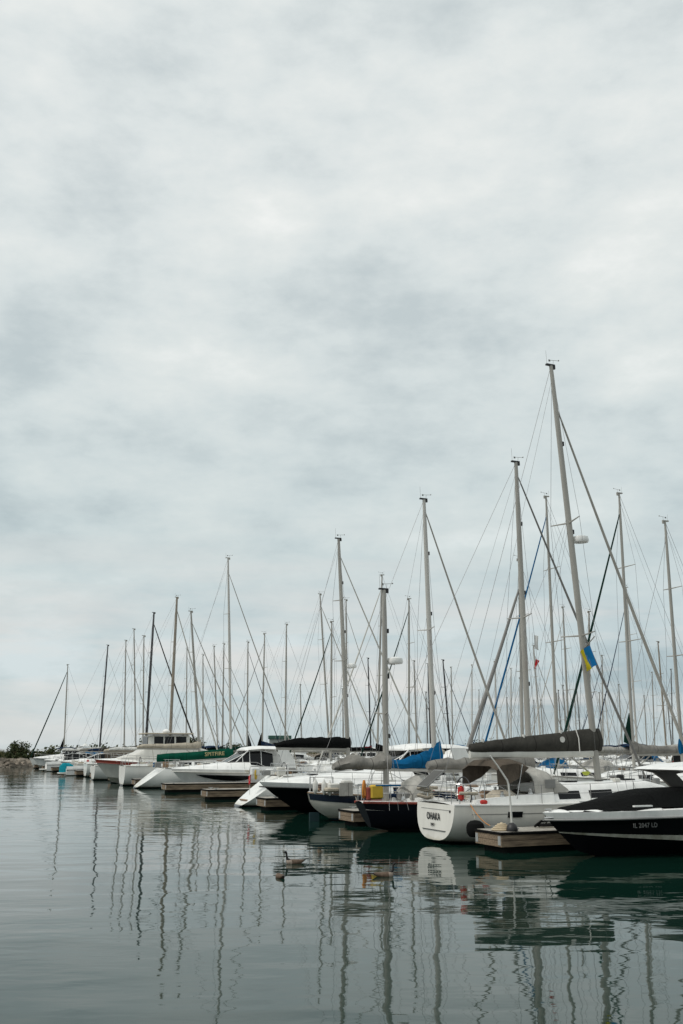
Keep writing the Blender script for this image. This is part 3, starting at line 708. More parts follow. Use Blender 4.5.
mixs = N.new('ShaderNodeMix'); mixs.data_type = 'RGBA'; mixs.inputs['Factor'].default_value = .92
L.new(sky.outputs[0], mixs.inputs['A']); L.new(warm.outputs['Result'], mixs.inputs['B'])
L.new(mixs.outputs['Result'], bg.inputs['Color']); bg.inputs['Strength'].default_value = .1
sun = bpy.data.objects.new('sun', bpy.data.lights.new('sun', 'SUN')); C.objects.link(sun)
sun.data.energy = 1.7; sun.data.angle = math.radians(25); sun.data.color = (1, .96, .9)
sd_ = Vector((math.sin(SUN_AZ)*math.cos(SUN_EL), math.cos(SUN_AZ)*math.cos(SUN_EL), math.sin(SUN_EL)))
sun.rotation_euler = sd_.to_track_quat('Z', 'Y').to_euler()
scn.view_settings.view_transform = 'Standard'; scn.view_settings.look = 'None'; scn.view_settings.gamma = 1; scn.view_settings.exposure = 0

# ---------------------------------------------------------------- water
def water():
    mb = MB(); R = [0, 30, 80, 200, 600, 2000, 9000]; n = 64
    rings = [[(max(r, .01)*math.cos(2*PI*k/n), max(r, .01)*math.sin(2*PI*k/n), 0) for k in range(n)] for r in R]
    mb.loft(rings, True)
    m = bpy.data.materials.new('harbour_water'); nt, N, L, b = nodes_of(m)
    b.inputs['Base Color'].default_value = (.004, .021, .0145, 1); b.inputs['Roughness'].default_value = .03; b.inputs['IOR'].default_value = 1.333
    tc = N.new('ShaderNodeTexCoord')
    def nzw(scale, rot, sc, det, rough, dist=0):
        mp = N.new('ShaderNodeMapping'); mp.inputs['Rotation'].default_value = (0,0,rot); mp.inputs['Scale'].default_value = sc; L.new(tc.outputs['Object'], mp.inputs[0])
        n = N.new('ShaderNodeTexNoise'); n.inputs['Scale'].default_value = scale; n.inputs['Detail'].default_value = det; n.inputs['Roughness'].default_value = rough; n.inputs['Distortion'].default_value = dist
        L.new(mp.outputs[0], n.inputs[0]); return n.outputs['Fac']
    def mt(op, a, b_):
        n = N.new('ShaderNodeMath'); n.operation = op
        for i, q in enumerate((a, b_)):
            if isinstance(q, (int, float)): n.inputs[i].default_value = q
            else: L.new(q, n.inputs[i])
        return n.outputs[0]
    a = nzw(.75, .25, (.55, 1, 1), 1.0, .4, .3)     # ripples about a metre long
    c = nzw(2.6, -.2, (.5, 1, 1), 2.0, .45, .2)      # small ripples
    d = nzw(.16, .1, (.6, 1, 1), 1.0, .4)             # slow swell
    patch = nzw(.045, .3, (.5, 1.6, 1), 3, .5)        # wind patches
    pm_ = N.new('ShaderNodeMapRange'); pm_.inputs['From Min'].default_value = .42; pm_.inputs['From Max'].default_value = .62; pm_.inputs['To Min'].default_value = .55; pm_.inputs['To Max'].default_value = 1.6
    L.new(patch, pm_.inputs[0])
    h = mt('ADD', mt('MULTIPLY', a, WAVE[0]), mt('ADD', mt('MULTIPLY', mt('MULTIPLY', c, pm_.outputs[0]), WAVE[1]), mt('MULTIPLY', d, WAVE[2])))
    bp = N.new('ShaderNodeBump'); bp.inputs['Strength'].default_value = 1; bp.inputs['Distance'].default_value = 1
    L.new(h, bp.inputs['Height']); L.new(bp.outputs[0], b.inputs['Normal'])
    o = mb.build('water', m, None, 0); o['kind'] = 'structure'
WAVE = (.020, .0058, .045)
water()
# lake bed far below keeps the sheet honest from other views
# ---------------------------------------------------------------- docks
def dock(s0, s1, v0, v1, label, name='finger_dock', lod=1, group='finger docks between the berths'):
    p = sv(s0, v0); r = thing(name, (p[0], p[1], 0), ROT, label, 'dock', group)
    Lx, W = v1-v0, s1-s0
    q = MB()
    if lod > 0:
        nb = int(Lx/.145); 
        for i in range(nb): q.box(i*Lx/nb+.006, (i+1)*Lx/nb-.006, .03, W-.03, .535, .58+rnd.uniform(-.004,.004))
    else: q.box(0, Lx, .03, W-.03, .535, .58)
    q.build('decking', M['decking'], r, 0)
    for y0, y1 in ((0, .05), (W-.05, W)):
        for z0, z1 in ((.17, .335), (.345, .50)):
            if lod > 0 or z0 > .3: MB().box(0, Lx, y0, y1, z0 if lod else .17, z1, bev=.008).build('side_board', M['timber'], r, 0)
    for z0, z1 in ((.17, .335), (.345, .50)): MB().box(-.05, 0, .0, W, z0, z1, bev=.008).build('end_board', M['timber'], r, 0)
    for y0, y1 in ((-.035, .02), (W-.02, W+.035)): MB().box(-.07, Lx, y0, y1, .503, .575, bev=.012).build('rubbing_strip', M['rubber'], r)
    MB().box(-.085, -.05, -.03, W+.03, .503, .575, bev=.012).build('rubbing_strip', M['rubber'], r)
    nf = max(1, int(Lx/3.2))
    for i in range(nf): MB().box(.15+i*Lx/nf, .15+(i+.8)*Lx/nf, .12, W-.12, -.35, .20, bev=.05).build('float', M['float'], r)
    if lod > 0:
        for y in (.03, W-.17): MB().box(-.062, -.05, y, y+.14, .22, .47).build('corner_bracket', M['galv'], r)
        for x in (.5, Lx*.5, Lx-1.2):
            for y in (.14, W-.14):
                q = MB(); q.box(x-.05, x+.05, y-.03, y+.03, .58, .63); q.tube([(x-.14, y, .655), (x-.06, y, .64), (x+.06, y, .64), (x+.14, y, .655)], .018, 5); q.build('cleat', M['galv'], r)
    return r
desc = ['nearest wooden finger dock, beside the black motorboat bow', 'wooden finger dock between the red railed ketch and the round sterned white boat',
 'short looking wooden finger dock under the black motorboat and scoop stern sailboat', 'wooden finger dock with empty berths in front of the white hardtop cruiser', 'long wooden finger dock directly along the white hardtop cruiser']
for n in range(13):
    lab = desc[n] if n < 5 else 'weathered finger dock on the left, %s beyond the white hardtop cruiser' % ['first','second','third','fourth','fifth','sixth','seventh','eighth'][n-5]
    dock(10.53*n, 10.53*n+1.45, 0, 12.3, lab, lod=1 if n < 6 else 0)
for j, (v0, v1, lb) in enumerate(((12.35, 14.9, 'nearest'), (49.5, 52, 'middle'), (89, 91.5, 'farthest'))):
    dock(-30, 150, v0, v1, '%s long main dock that the finger docks branch from, mostly hidden behind boats' % lb, 'main_dock', 0, 'long main docks')
for bi, (v0, v1, nn) in enumerate(((14.95, 26, 14), (38, 49.45, 13), (52.05, 63, 12), (78, 88.95, 14), (91.55, 102, 14))):
    for n in range(1, nn):
        dock(10.53*n, 10.53*n+1.3, v0, v1, 'weathered finger dock hidden between boats moored in the rows behind', lod=0, group='finger docks in the rows behind')

# ---------------------------------------------------------------- front row
ALL = []   # (x on screen, root, base label) for the ordinal labels of back row boats
def masthead_px(s, v): 
    X, Y = sv(s, v); return X/Y
# the nearest sailing boat, name on its transom
ohaka = dict(name='sailboat', s=3.6, v=6.18, hd=1, H=17.0, L=11.6, B=3.7, xm=6.5, lean=-1.03, lod=2, zs=(1.2, 1.10, 1.48), hm=M['hull_grey'], rail=M['gel'],
  hull=dict(tf=.67, stern_rake=.10, bow_rake=.35, nexp=3.0, kd=.35, kstern=.10), label='white sailboat lettered OHAKA on its rounded transom, dark grey boom cover', mr=.125,
  cab=(3.8, 9.5), wins=[(.05,.20),(.27,.44)], ch=.58, zg=2.74, bl=4.9, br=.13, bm=M['gel2'], cover=F['charcoal'], fold=.013, prof=[(0,.28,.45),(.08,.36,.8),(.5,.58,1),(.93,.80,1.1),(1,.80,1.0)],
  furl=M['alu'], fr=.06, ff=.90, dodger=F['pale'], radar=(.555, 1), wheel=True, xw=1.15, wr=.5, cf=.22, rise=-.03, spread=(.33,.60), fx=11.0)
r1, d1 = sailboat(ohaka)
# transom details
lettering('OHAKA', .31, Matrix.Translation((.045, .06, .80)) @ Matrix(((0,0,-1,0),(-1,0,0,0),(0,1,0,0),(0,0,0,1))), M['black'], d1['hull'], xs=.78)
lettering('2007', .12, Matrix.Translation((.01, .06, .56)) @ Matrix(((0,0,-1,0),(-1,0,0,0),(0,1,0,0),(0,0,0,1))), M['black'], d1['hull'])
MB().box(-.004, .05, -.75, .75, .40, .412).build('transom_groove', M['black'], d1['hull'])
for k in range(16): pass
MB().box(.07, .09, -.92, .92, 1.03, 1.038).build('transom_panel_joint', M['frame'], d1['hull'])
MB().lathe([(.045,0),(.05,.02),(.03,.04)], (0,0,0), 8, Matrix.Translation((.10,-.98,1.0)) @ Matrix.Rotation(-PI/2, 4, 'Y')).build('exhaust_outlet', M['black'], d1['hull'])
# hull stripe and portlight on both sides
for sd in (1, -1):
    q = MB(); rows = []
    def hp(t, f, e, sd=sd):
        r = d1['ring'](t, 30, sd); z = f
        for p, q2 in zip(r, r[1:]):
            if p.z >= z >= q2.z: p = p.lerp(q2, (p.z-z)/max(1e-6, p.z-q2.z)); break
        return Vector((p.x, p.y+sd*e, z))
    for i in range(17):
        t = lerp(.05, .97, i/16); z = .93+.22*t*t; rows.append([hp(t, z, -.01), hp(t, z, .007), hp(t, z-.022, .007), hp(t, z-.022, -.01)])
    q.loft(rows, True, True, True); q.build('hull_stripe', M['frame'], d1['hull'])
    for a, b in ((.152, .193),):
        q = MB(); rows = []
        for i in range(5):
            t = lerp(a, b, i/4); rows.append([hp(t, .99, -.02), hp(t, .99, .03), hp(t, .82, .03), hp(t, .82, -.02)])
        q.loft(rows, True, True, True); q.build('hull_window', M['glass'], d1['hull'])
# folded brown bimini on its frame, behind the sprayhood
q = MB(); w_ = 1.12; rr_ = []
for x, z0, z1 in ((1.75, 1.75, 2.35), (1.95, 1.72, 2.52), (2.5, 1.95, 2.58), (2.95, 2.3, 2.45)):
    rr_.append([Vector((x, w_, z0)), Vector((x, w_*.97, z1-.14)), Vector((x, w_*.6, z1)), Vector((x, -w_*.6, z1)), Vector((x, -w_*.97, z1-.14)), Vector((x, -w_, z0))])
q.loft(rr_); bi_ = q.build('bimini', F['brown'], r1, 50)
for sd in (1, -1):
    MB().tube([(1.8, sd*w_, 1.75), (2.6, sd*1.15, 1.35)], .014, 5).build('bimini_frame', M['steel'], bi_)
    MB().tube([(2.7, sd*w_, 2.4), (2.4, sd*1.2, 1.35)], .014, 5).build('bimini_frame', M['steel'], bi_)
# beige cushions rolled round the pushpit rail, solar panel
for z, dz in ((1.62, .0), (1.40, .02)):
    MB().tube([(.9, 1.32, z), (.22, 1.3, z+.02), (.06, 1.1, z), (.04, .4, z-.05), (.05, .1, z)], .055, 7).build('rail_cushion', F['beige'], r1)
MB().tube([(.85, -1.38, 1.55), (.25, -1.30, 1.56)], .05, 7).build('rail_cushion', F['beige'], r1)
pm2 = Matrix.Translation((.25, .55, 1.95)) @ Matrix.Rotation(math.radians(-38), 4, 'Y')
q = MB(); q.box(-.42, .42, -.35, .35, -.02, .02, pm2); sp_ = q.build('solar_panel', M['frame'], r1)
MB().box(-.38, .38, -.31, .31, .021, .026, pm2).build('solar_cells', mat('solar_cells', (.10,.10,.095), .6, spec=.1), sp_)
MB().tube([(.2, .55, 1.9), (.1, .55, 1.3)], .02, 5).build('panel_post', M['steel'], sp_)
q = MB(); q.box(.32, .50, -1.22, -1.02, 1.32, 1.78, bev=.06); q.build('danbuoy_bag', M['red'], r1)
q = MB(); q.box(1.05, 1.3, -1.25, -1.0, 1.20, 1.34, bev=.04); q.build('winch_handle_bag', M['red'], r1)
q = MB(); q.box(1.7, 2.6, -1.05, -.3, 1.2, 1.6, bev=.15); q.build('cockpit_cushions', F['beige'], r1)
q = MB(); q.lathe([(.10,0),(.10,.012)], (0,0,0), 14, Matrix.Translation((4.95, -.205, 3.20)) @ Matrix.Rotation(PI/2, 4, 'X')); q.build('round_badge', M['fwhite'], ohaka['_cover'])
q = MB(); q.tube([(5.62, -.235, 2.75), (5.62, -.21, 3.25), (5.6, -.10, 3.55)], .018, 5); q.build('cover_strap', M['fwhite'], ohaka['_cover'])
for x in (1.9, 3.5, 5.0): q = MB(); q.box(x, x+.05, -.05, .05, lerp(3.05, 3.5, (x-1.4)/4.6), lerp(3.16, 3.62, (x-1.4)/4.6)); q.build('lazy_jack_loop', M['fwhite'], ohaka['_cover'])
for a, b in (((1.9,0,3.2), .62), ((3.5,0,3.35), .62)): MB().tube([Vector(a), d1['P'](b)], .006, 4).build('lazy_jack', M['wire'], r1)
q = MB(); q.lathe([(.01,0),(.09,.02),(.15,.12),(.02,.14)], (6.0, .0, 2.0), 10); q.build('deck_dish', M['lime'], r1)
f1 = xf(r1)
fl = line_thing(f1((.6,-1.35,1.22)), sv(1.3, .5)+(.62,), .12, 'orange stern line from the OHAKA boat down to the nearest dock', m=M['orange'])
line_thing(f1((10.5,-.7,1.4)), sv(1.2, 6.4)+(.64,), .2, 'grey bow line from the OHAKA boat to the nearest dock')

# the dark ketch with a red rail
ketch = dict(name='sailboat', s=8.2, v=6.45, hd=1, H=14.6, L=12.6, B=3.6, xm=6.8, lean=-.01, lod=2, zs=(1.02, .88, 1.45), hm=M['hull_dark'], rail=M['redwood'], rr=.045, cove=M['fwhite'],
  hull=dict(tf=.20, stern_rake=-.5, bow_rake=1.6, nexp=2.3, kd=.5, kstern=.15), label='dark hulled ketch with a mahogany red rail and grey sail covers', cab=(2.8, 8.3), ch=.45, mr=.125,
  zg=2.05, bl=4.4, br=.07, cover=F['grey'], fold=.05, prof=[(0,.25,.8),(.1,.40,1.2),(.3,.36,1),(.7,.52,1.1),(1,.6,1)], furl=M['alu_grey'], fr=.055, ff=.965, mm=M['alu'], wheel=False, spread=(.5,))
r2, d2 = sailboat(ketch)
mz, PZ = mast_parts(r2, .59, 1.05, 8.8, 0, M['alu'], .115, spread=(.40,), sw=.6, radar=(.64, 1), lod=2, shroud_y=1.2)
MB().tube([(.45,0,2.2), (-1.5,0,2.28)], .055, 8).build('mizzen_boom', M['alu'], r2)
boom_cover(-1.5, .75, 2.15, [(0,.22,.8),(.15,.46,1.1),(.5,.42,1.0),(.85,.5,1.1),(1,.55,1)], .2, .08, 3.3).build('mizzen_sail_cover', F['grey'], r2, 60)
q = MB(); rr_ = []
for x, h in ((1.2, .05), (1.4, .62), (1.8, .85), (2.15, .55), (2.4, .05)):
    rr_.append([Vector((x+noise.noise(Vector((x, k, 0)))*.06, .75*math.cos(PI*k/8), 1.1+h*math.sin(PI*k/8)**.7+noise.noise(Vector((x*2, k, 4)))*.07)) for k in range(9)])
q.loft(rr_); q.build('wheel_cover', F['pale'], r2, 50)
f2 = xf(r2)
def prop(name, loc, rz, label, cat, mb, m, group=None):
    o = mb.build(name, m); o.location = loc; o.rotation_euler = (0, 0, rz); return tag(o, label, cat, group)
q = MB(); q.box(-.24, .24, -.12, .12, -.24, .24, bev=.05); prop('liferaft_valise', f2((-.28, -1.0, 1.42)), ROT, 'yellow square valise strapped to the ketch stern rail', 'bag', q, M['yellow'])
def horseshoe(loc, rz, label, m, R=.22):
    q = MB(); q.tube([(R*math.cos(a), 0, R*1.25*math.sin(a)) for a in [math.radians(-60+i*20)+PI/2*0 + math.radians(0) for i in range(16)]], .075, 8, flat=.6)
    o = q.build('horseshoe_buoy', m); o.location = loc; o.rotation_euler = (0, 0, rz); return tag(o, label, 'lifebuoy', 'horseshoe lifebuoys')
horseshoe(f2((-.62, -.72, 1.48)), ROT+1.0, 'orange horseshoe lifebuoy on the stern rail of the dark ketch', M['orange'])
q = MB(); q.box(-.09, .09, -.08, .08, -.22, .22, bev=.03); prop('jerrycan', f2((-.55, -.98, 1.36)), ROT, 'dull red fuel can beside the yellow valise on the ketch', 'fuel can', q, M['redwood'])
MB().box(-.35, .65, -1.12, -1.06, 1.60, 1.66, bev=.02).build('weather_cloth', F['blue'], r2)

# white double-ended sailboat with a blue cover
dbl = dict(name='sailboat', s=13.9, v=5.33, hd=1, H=14.2, L=10.4, B=3.3, xm=5.95, lean=-.27, lod=2, zs=(1.12, .82, 1.4), hm=M['hull_cream'], rail=M['teak'],
  hull=dict(dbl=True, stern_rake=1.2, bow_rake=1.2, kd=.55), label='white round sterned sailboat with a bright blue sail cover rising to its mast', cab=(3.1, 7.6), ch=.5, mr=.12, wins=[(.08,.25),(.32,.5)],
  zg=1.98, bl=2.75, cover=F['blue'], fold=.075, prof=[(0,.34,1.0),(.3,.40,1.3),(.6,.54,1.5),(.8,.72,1.6),(.92,.98,1.5),(1,1.08,1.3)], furl=M['alu'], fr=.055, ff=.965, mm=M['alu_light'], cf=.26, wheel=False, spread=(.52,))
r3, d3 = sailboat(dbl)
for sd in (1, -1):
    q = MB(); rows = []
    for i in range(25):
        t = i/24*.98; p = d3['ring'](t, 9, sd); a, b = p[0], p[0].lerp(p[2], .75); e = .035
        rows.append([Vector((a.x-.012*(t<.05), a.y+sd*e, a.z-.03)), Vector((b.x-.012*(t<.05), b.y+sd*e, b.z))])
    q.loft(rows); q.build('sheer_stripe', M['hull_navy'], r3)
f3 = xf(r3)
q = MB(); q.box(.9, 1.5, -1.2, -1.17, 1.02, 1.55, bev=.01); q.build('weather_cloth', F['pale'], r3)
for k, (x, y, z) in enumerate(((.18, -.35, 1.38), (.42, -.72, 1.36), (.62, -.85, 1.33))):
    fender(f3, x, y, z, ['white fender lashed at the very end of the blue covered boat', 'middle white fender lashed on the stern of the blue covered boat', 'white fender lashed nearest the cloth panel on the blue covered boat'][k], M['fwhite'], .11, .5)
MB().box(.05, .5, -.025, .025, -.4, .35, bev=.02).build('rudder', mat('teal_paint', (.01,.035,.04), .5), r3)
line_thing(f3((1.6,-1.25,.98)), sv(12.0, .9)+(.64,), .15, 'pale stern line from the round sterned white boat to the second dock')

# big black and white motorboat, bow out
G, dG = motorboat(dict(s=18.9, v=-1.1, hd=-1, L=13, B=4.0, zs=(1.15, 1.2, 1.42), tm=M['hull_black'], sm=M['gel'], bm=M['hull_black'], cb=M['hull_black'], style='hardtop', wh=.85, hdk=.72, xd=6.0, lod=2, hull=dict(rake=2.0, zdrop=.22, flare=.5, zc=(.05,.35)),
   label='large motorboat with black topsides and long white foredeck, behind the round sterned sailboat'))
# scoop-stern sailboat with black cover
scoop = dict(name='sailboat', s=24.8, v=5.89, hd=1, H=14.5, L=11.6, B=3.7, xm=6.3, lean=-.59, lod=2, zs=(1.5, 1.22, 1.6), hull=dict(tf=.7, stern_rake=2.1, bow_rake=.6, nexp=2.7, kd=.4, kstern=.0),
  label='white sailboat with a sloping scoop stern and a long black sail cover', cab=(4.6, 9.4), cock=2.2, xw=2.6, ch=.62, zg=2.85, bl=4.0, cover=F['black'], fold=.04, prof=[(0,.22,.9),(.2,.45,1.3),(.6,.58,1.4),(1,.60,1.2)], furl=M['sail'], fr=.05, mr=.12, mm=M['alu'], radar=(.42, 1))
r4, d4 = sailboat(scoop); f4 = xf(r4)
q = MB(); q.box(.35, 1.9, -.55, .55, .30, .36, bev=.02); q.build('stern_step', M['teak'], r4)
def flag(loc, rz, w, h, cols, label, split='v', name='flag', cat='flag', tilt=0.0, amp=.06, staff=None, seed=0.0):
    o = thing(name, loc, rz, label, cat)
    nx, ny = 12, 8; q = MB(); vs = []; rot = Matrix.Rotation(tilt, 4, 'Y')
    for e in (-.004, .004):
        for j in range(ny+1):
            for i in range(nx+1):
                x = i/nx*w; z = -j/ny*h
                y = amp*math.sin(i/nx*6.5+j*.35+seed)*(i/nx)+amp*.5*math.sin(j/ny*4+i*.4)*(i/nx)
                p = Vector((x*(.86), y+e, z - .22*w*(i/nx)**1.6)); vs.append(rot @ p)
    W = nx+1; K = W*(ny+1); fs = []; mi = []
    for l in (0, 1):
        for j in range(ny):
            for i in range(nx):
                a = l*K+j*W+i; f_ = (a, a+1, a+W+1, a+W); fs.append(f_ if l else f_[::-1]); mi.append(cols[0](i/nx, j/ny))
    q.v = vs; q.f = fs; q.mi = mi
    q.build('cloth', cols[1], o, 60)
    if staff: MB().tube([(0,0,.05), staff], .014, 5).build('staff', M['gel2'], o)
    return o
MF = {'ub': mat('flag_blue', (.01,.17,.42), .8, spec=.2), 'uy': mat('flag_yellow', (.55,.45,.02), .8, spec=.2), 'red': mat('flag_red', (.45,.015,.02), .8, spec=.2), 'wh': mat('flag_white', (.65,.65,.63), .8, spec=.2)}
flag(f4((.55, -.6, 2.0)), ROT+1.3, .40, .80, (lambda i, j: 1 if (j < .3 or i > 2) else 0, [MF['red'], MF['wh']]), 'faded red and white flag hanging on a staff at the scoop stern', staff=(.03,0,-1.4), amp=.05, tilt=.3)
horseshoe(f4((.75, -.95, 1.62)), ROT+1.1, 'yellow horseshoe lifebuoy on the rail of the scoop stern sailboat', M['yellow'], .2)
# Ukrainian coloured flag on the OHAKA rig
mp_ = d1['P'](.28)
pf = f1((mp_.x+.05, -.30, 6.45))
flag(pf, ROT+PI-.3, .50, .72, (lambda i, j: 0 if i < .52 else 1, [MF['ub'], MF['uy']]), 'blue and yellow flag flying beside the mast of the OHAKA boat', tilt=.30, amp=.13, seed=.6)
MB_ = MB().tube([Vector((mp_.x-.15, -.85, 6.7)), Vector((mp_.x, -.1, 6.4))], .02, 5).build('flag_spreader', M['alu'], r1)
MB().tube([Vector((mp_.x-.12, -.32, 6.1)), Vector((mp_.x-.1, -.5, 1.6))], .004, 4).build('flag_halyard', M['wire'], r1)
# small red pennant on the ketch
f2p = f2((7.0, -.5, 6.4)); flag(f2p, ROT+.5, .24, .34, (lambda i, j: 0, [MF['red']]), 'small red pennant right of the ketch main mast', name='pennant', cat='pennant', amp=.07, tilt=.5)
f2p = f2((6.95, -.5, 7.3)); flag(f2p, ROT, .22, .55, (lambda i, j: 0, [MF['wh']]), 'pale pennant above the red one beside the ketch mast', name='pennant', cat='pennant', amp=.03)
MB().tube([(6.85, -1.1, 1.2), (6.87, -.52, 5.9), (6.87, -.5, 7.4)], .006, 4).build('flag_halyard', M['wire'], r2)

# black bowrider moored at the near side of the first dock
A, dA = motorboat(dict(s=-1.5, v=.38, hd=-1, L=9.6, B=2.8, zs=(1.34, 1.30, 1.20), coam=.02, tm=M['hull_black'], sm=M['gel'], style='none', hdk=.12, xd=6.6, lod=2, bowrail=False, rm=M['frame'], bm=M['hull_black'], cb=M['bottom'],
   hull=dict(rake=1.25, zdrop=.20, zc=(.52,.68), flare=.45, strip=.26), label='black and white motorboat under a black cover with grey swept arch, far right'))
hb, zsh = dA['hb'], dA['zsh']; cs = []
for x, zt_ in ((.3,1.66),(2.5,1.74),(4.0,1.76),(5.3,1.75),(6.1,1.73),(6.7,1.66),(7.3,1.54),(8.0,1.41),(8.6,1.32),(9.0,1.27)):
    w = hb(x/9.6)-(.05 if x > 7.2 else .16); zb_ = zsh(x/9.6)+(-.0 if x > 7.2 else .06)
    cs.append((x, zb_, w, zt_, w*(.62 if x < 7 else .5), .06))
house(cs).build('cockpit_cover', F['black'], A, 60)
grey_arch = mat('bronze_grey_arch', (.10,.092,.078), .35)
roof_pts = [(5.53,2.31),(5.35,2.36),(4.65,2.45),(3.65,2.50),(1.15,2.52),(1.05,2.40),(3.35,2.27),(4.65,2.25)]
wA = 1.05
MB().poly(roof_pts, -wA-.05, wA+.05).build('arch_roof', M['gel'], A, 20)
for sd in (1, -1):
    pts = [(5.45,2.30),(4.65,2.245),(3.35,2.265),(3.97,2.14),(3.73,1.93),(3.20,1.64),(4.05,1.64),(4.47,1.98),(4.80,2.18)]
    q = MB(); q.poly(pts, sd*wA-.05, sd*wA+.05); ar = q.build('arch_leg', grey_arch, A, 20)
    q = MB(); q.ball((3.95, sd*(wA+.08), 1.93), .13, 10); q.build('speaker', M['black'], ar)
for sd in (1, -1): MB().box(6.9, 7.5, sd*1.24-.05, sd*1.24+.05, 1.36, 1.40).build('grab_rail', M['gel'], A)
fA = xf(A)
lt = lettering('IL 2047 LD', .17, Matrix.Translation((7.05, hb(.735)+.02-.07, .86)) @ Matrix.Rotation(math.radians(0), 4, 'Z') @ Matrix(((-1,0,0,0),(0,0,1,0),(0,1,0,0),(0,0,0,1))), mat('dull_lettering', (.12,.12,.115), .5), A, name='registration_number')
q = MB(); q.box(9.25, 9.45, -.10, .10, 1.20, 1.24, bev=.015); q.tube([(9.25,-.1,1.27),(9.45,-.1,1.27)], .02, 5); q.build('bow_cleat', M['steel'], A)
q = MB(); q.tube([(9.35, .12, 1.06), (9.55, .02, 1.05), (9.35, -.12, 1.06)], .03, 5); q.build('bow_eye', M['steel'], A)
line_thing(fA((9.3, 0, 1.22)), sv(.9, 1.9)+(.66,), .12, 'dark bow line from the black motorboat to the nearest dock', m=M['rubber'])
line_thing(sv(.25, 4.6)+(.66,), sv(.2, 1.4)+(.66,), .02, 'grey rope lying slack along the nearest dock')

# things on the first dock
p0 = sv(.2, .45)
o = thing('mooring_whip', (p0[0], p0[1], .58), ROT, 'bent white pole standing in a black base on the nearest dock', 'pole')
MB().lathe([(.16,0),(.17,.05),(.14,.16),(.07,.22),(.03,.24)], (0,0,0), 10).build('base', M['black'], o)
MB().tube([(0,0,.1), (-.02,0,.8), (-.06,-.0,1.3), (-.10,0,1.42), (-.42,.0,1.85), (-.62,.05,2.12)], [.035,.03,.028,.028,.024,.02], 7).build('pole', M['fwhite'], o)
p0 = sv(.55, .32)
q = MB()
for k in range(4): q.tube([((.30-.06*k)*math.cos(a), (.22-.05*k)*math.sin(a), .03+.045*k) for a in [2*PI*i/16 for i in range(17)]], .035, 6)
q.ball((0, 0, .16), .07, 8)
prop('coiled_rope', (p0[0], p0[1], .58), ROT, 'beige coiled rope heaped at the end of the nearest dock', 'rope', q, mat('beige_rope', (.50,.41,.28), .9, bump=.01, bscale=40))
p0 = sv(.9, 2.2); q = MB(); q.box(-.35, .4, -.12, .14, 0, .12, bev=.05); q.box(.1, .5, -.25, .0, 0, .2, bev=.06); q.tube([(-.5,0,.05),(-.2,.1,.18),(.3,.05,.22),(.6,-.1,.06)], .04, 5)
prop('hose_heap', (p0[0], p0[1], .58), ROT, 'dark heap of hose and cable on the nearest dock by the black bow', 'hose', q, M['rubber'])
o = thing('dock_bumper', sv(1.68, .1)+(.56,), ROT, 'round black bumper ball between the OHAKA hull and the nearest dock', 'fender')
q = MB(); q.lathe([(.05,-.25),(.19,-.23),(.27,-.12),(.28,.02),(.25,.14),(.15,.22),(.05,.24)], (0,0,0), 14); q.build('bumper_body', M['rubber'], o)
MB().tube([(0,0,.28), (.0,.15,.55)], .012, 4).build('lanyard', M['rope'], o)

# hardtop cruiser and the green covered sailing boat
J, dJ = motorboat(dict(s=45.4, v=1.0, hd=-1, L=13, B=4.0, zs=(1.35, 1.35, 1.5), style='hardtop', wh=.78, hdk=.55, xd=7.7, lod=2, hull=dict(rake=1.6, zdrop=.2, flare=.2), hullwin=[(.62,.90,.22,.62)], rm=M['gel2'],
   label='sleek white hardtop cruiser with a black wedge window in its hull', wfm=M['gel']))
spit = dict(name='sailboat', s=50.3, v=6.88, hd=1, H=18.0, L=13.2, B=4.0, xm=7.5, lean=-.7, lod=1, zs=(1.45, 1.2, 1.6), hull=dict(tf=.7, stern_rake=2.0, bow_rake=.7, nexp=2.7, kd=.4, kstern=.0),
  label='white racing sailboat with a green boom cover lettered SPITFIRE', cab=(5.2, 10), cock=2.3, xw=3, ch=.45, zg=2.15, bl=5.7, rise=-.32, cover=F['green'], fold=.012, prof=[(0,.58,.9),(.1,.60,1.1),(.5,.62,1.2),(1,.72,1.1)], furl=M['alu'], fr=.05, mr=.10, mm=M['alu_light'])
r5, d5 = sailboat(spit)
lettering('SPITFIRE', .40, Matrix.Translation((6.1, -.235, 2.47)) @ Matrix.Rotation(math.radians(3), 4, 'Y').inverted() @ Matrix(((1,0,0,0),(0,0,-1,0),(0,1,0,0),(0,0,0,1))), mat('tan_lettering', (.42,.36,.18), .7), spit['_cover'], ext=.02)

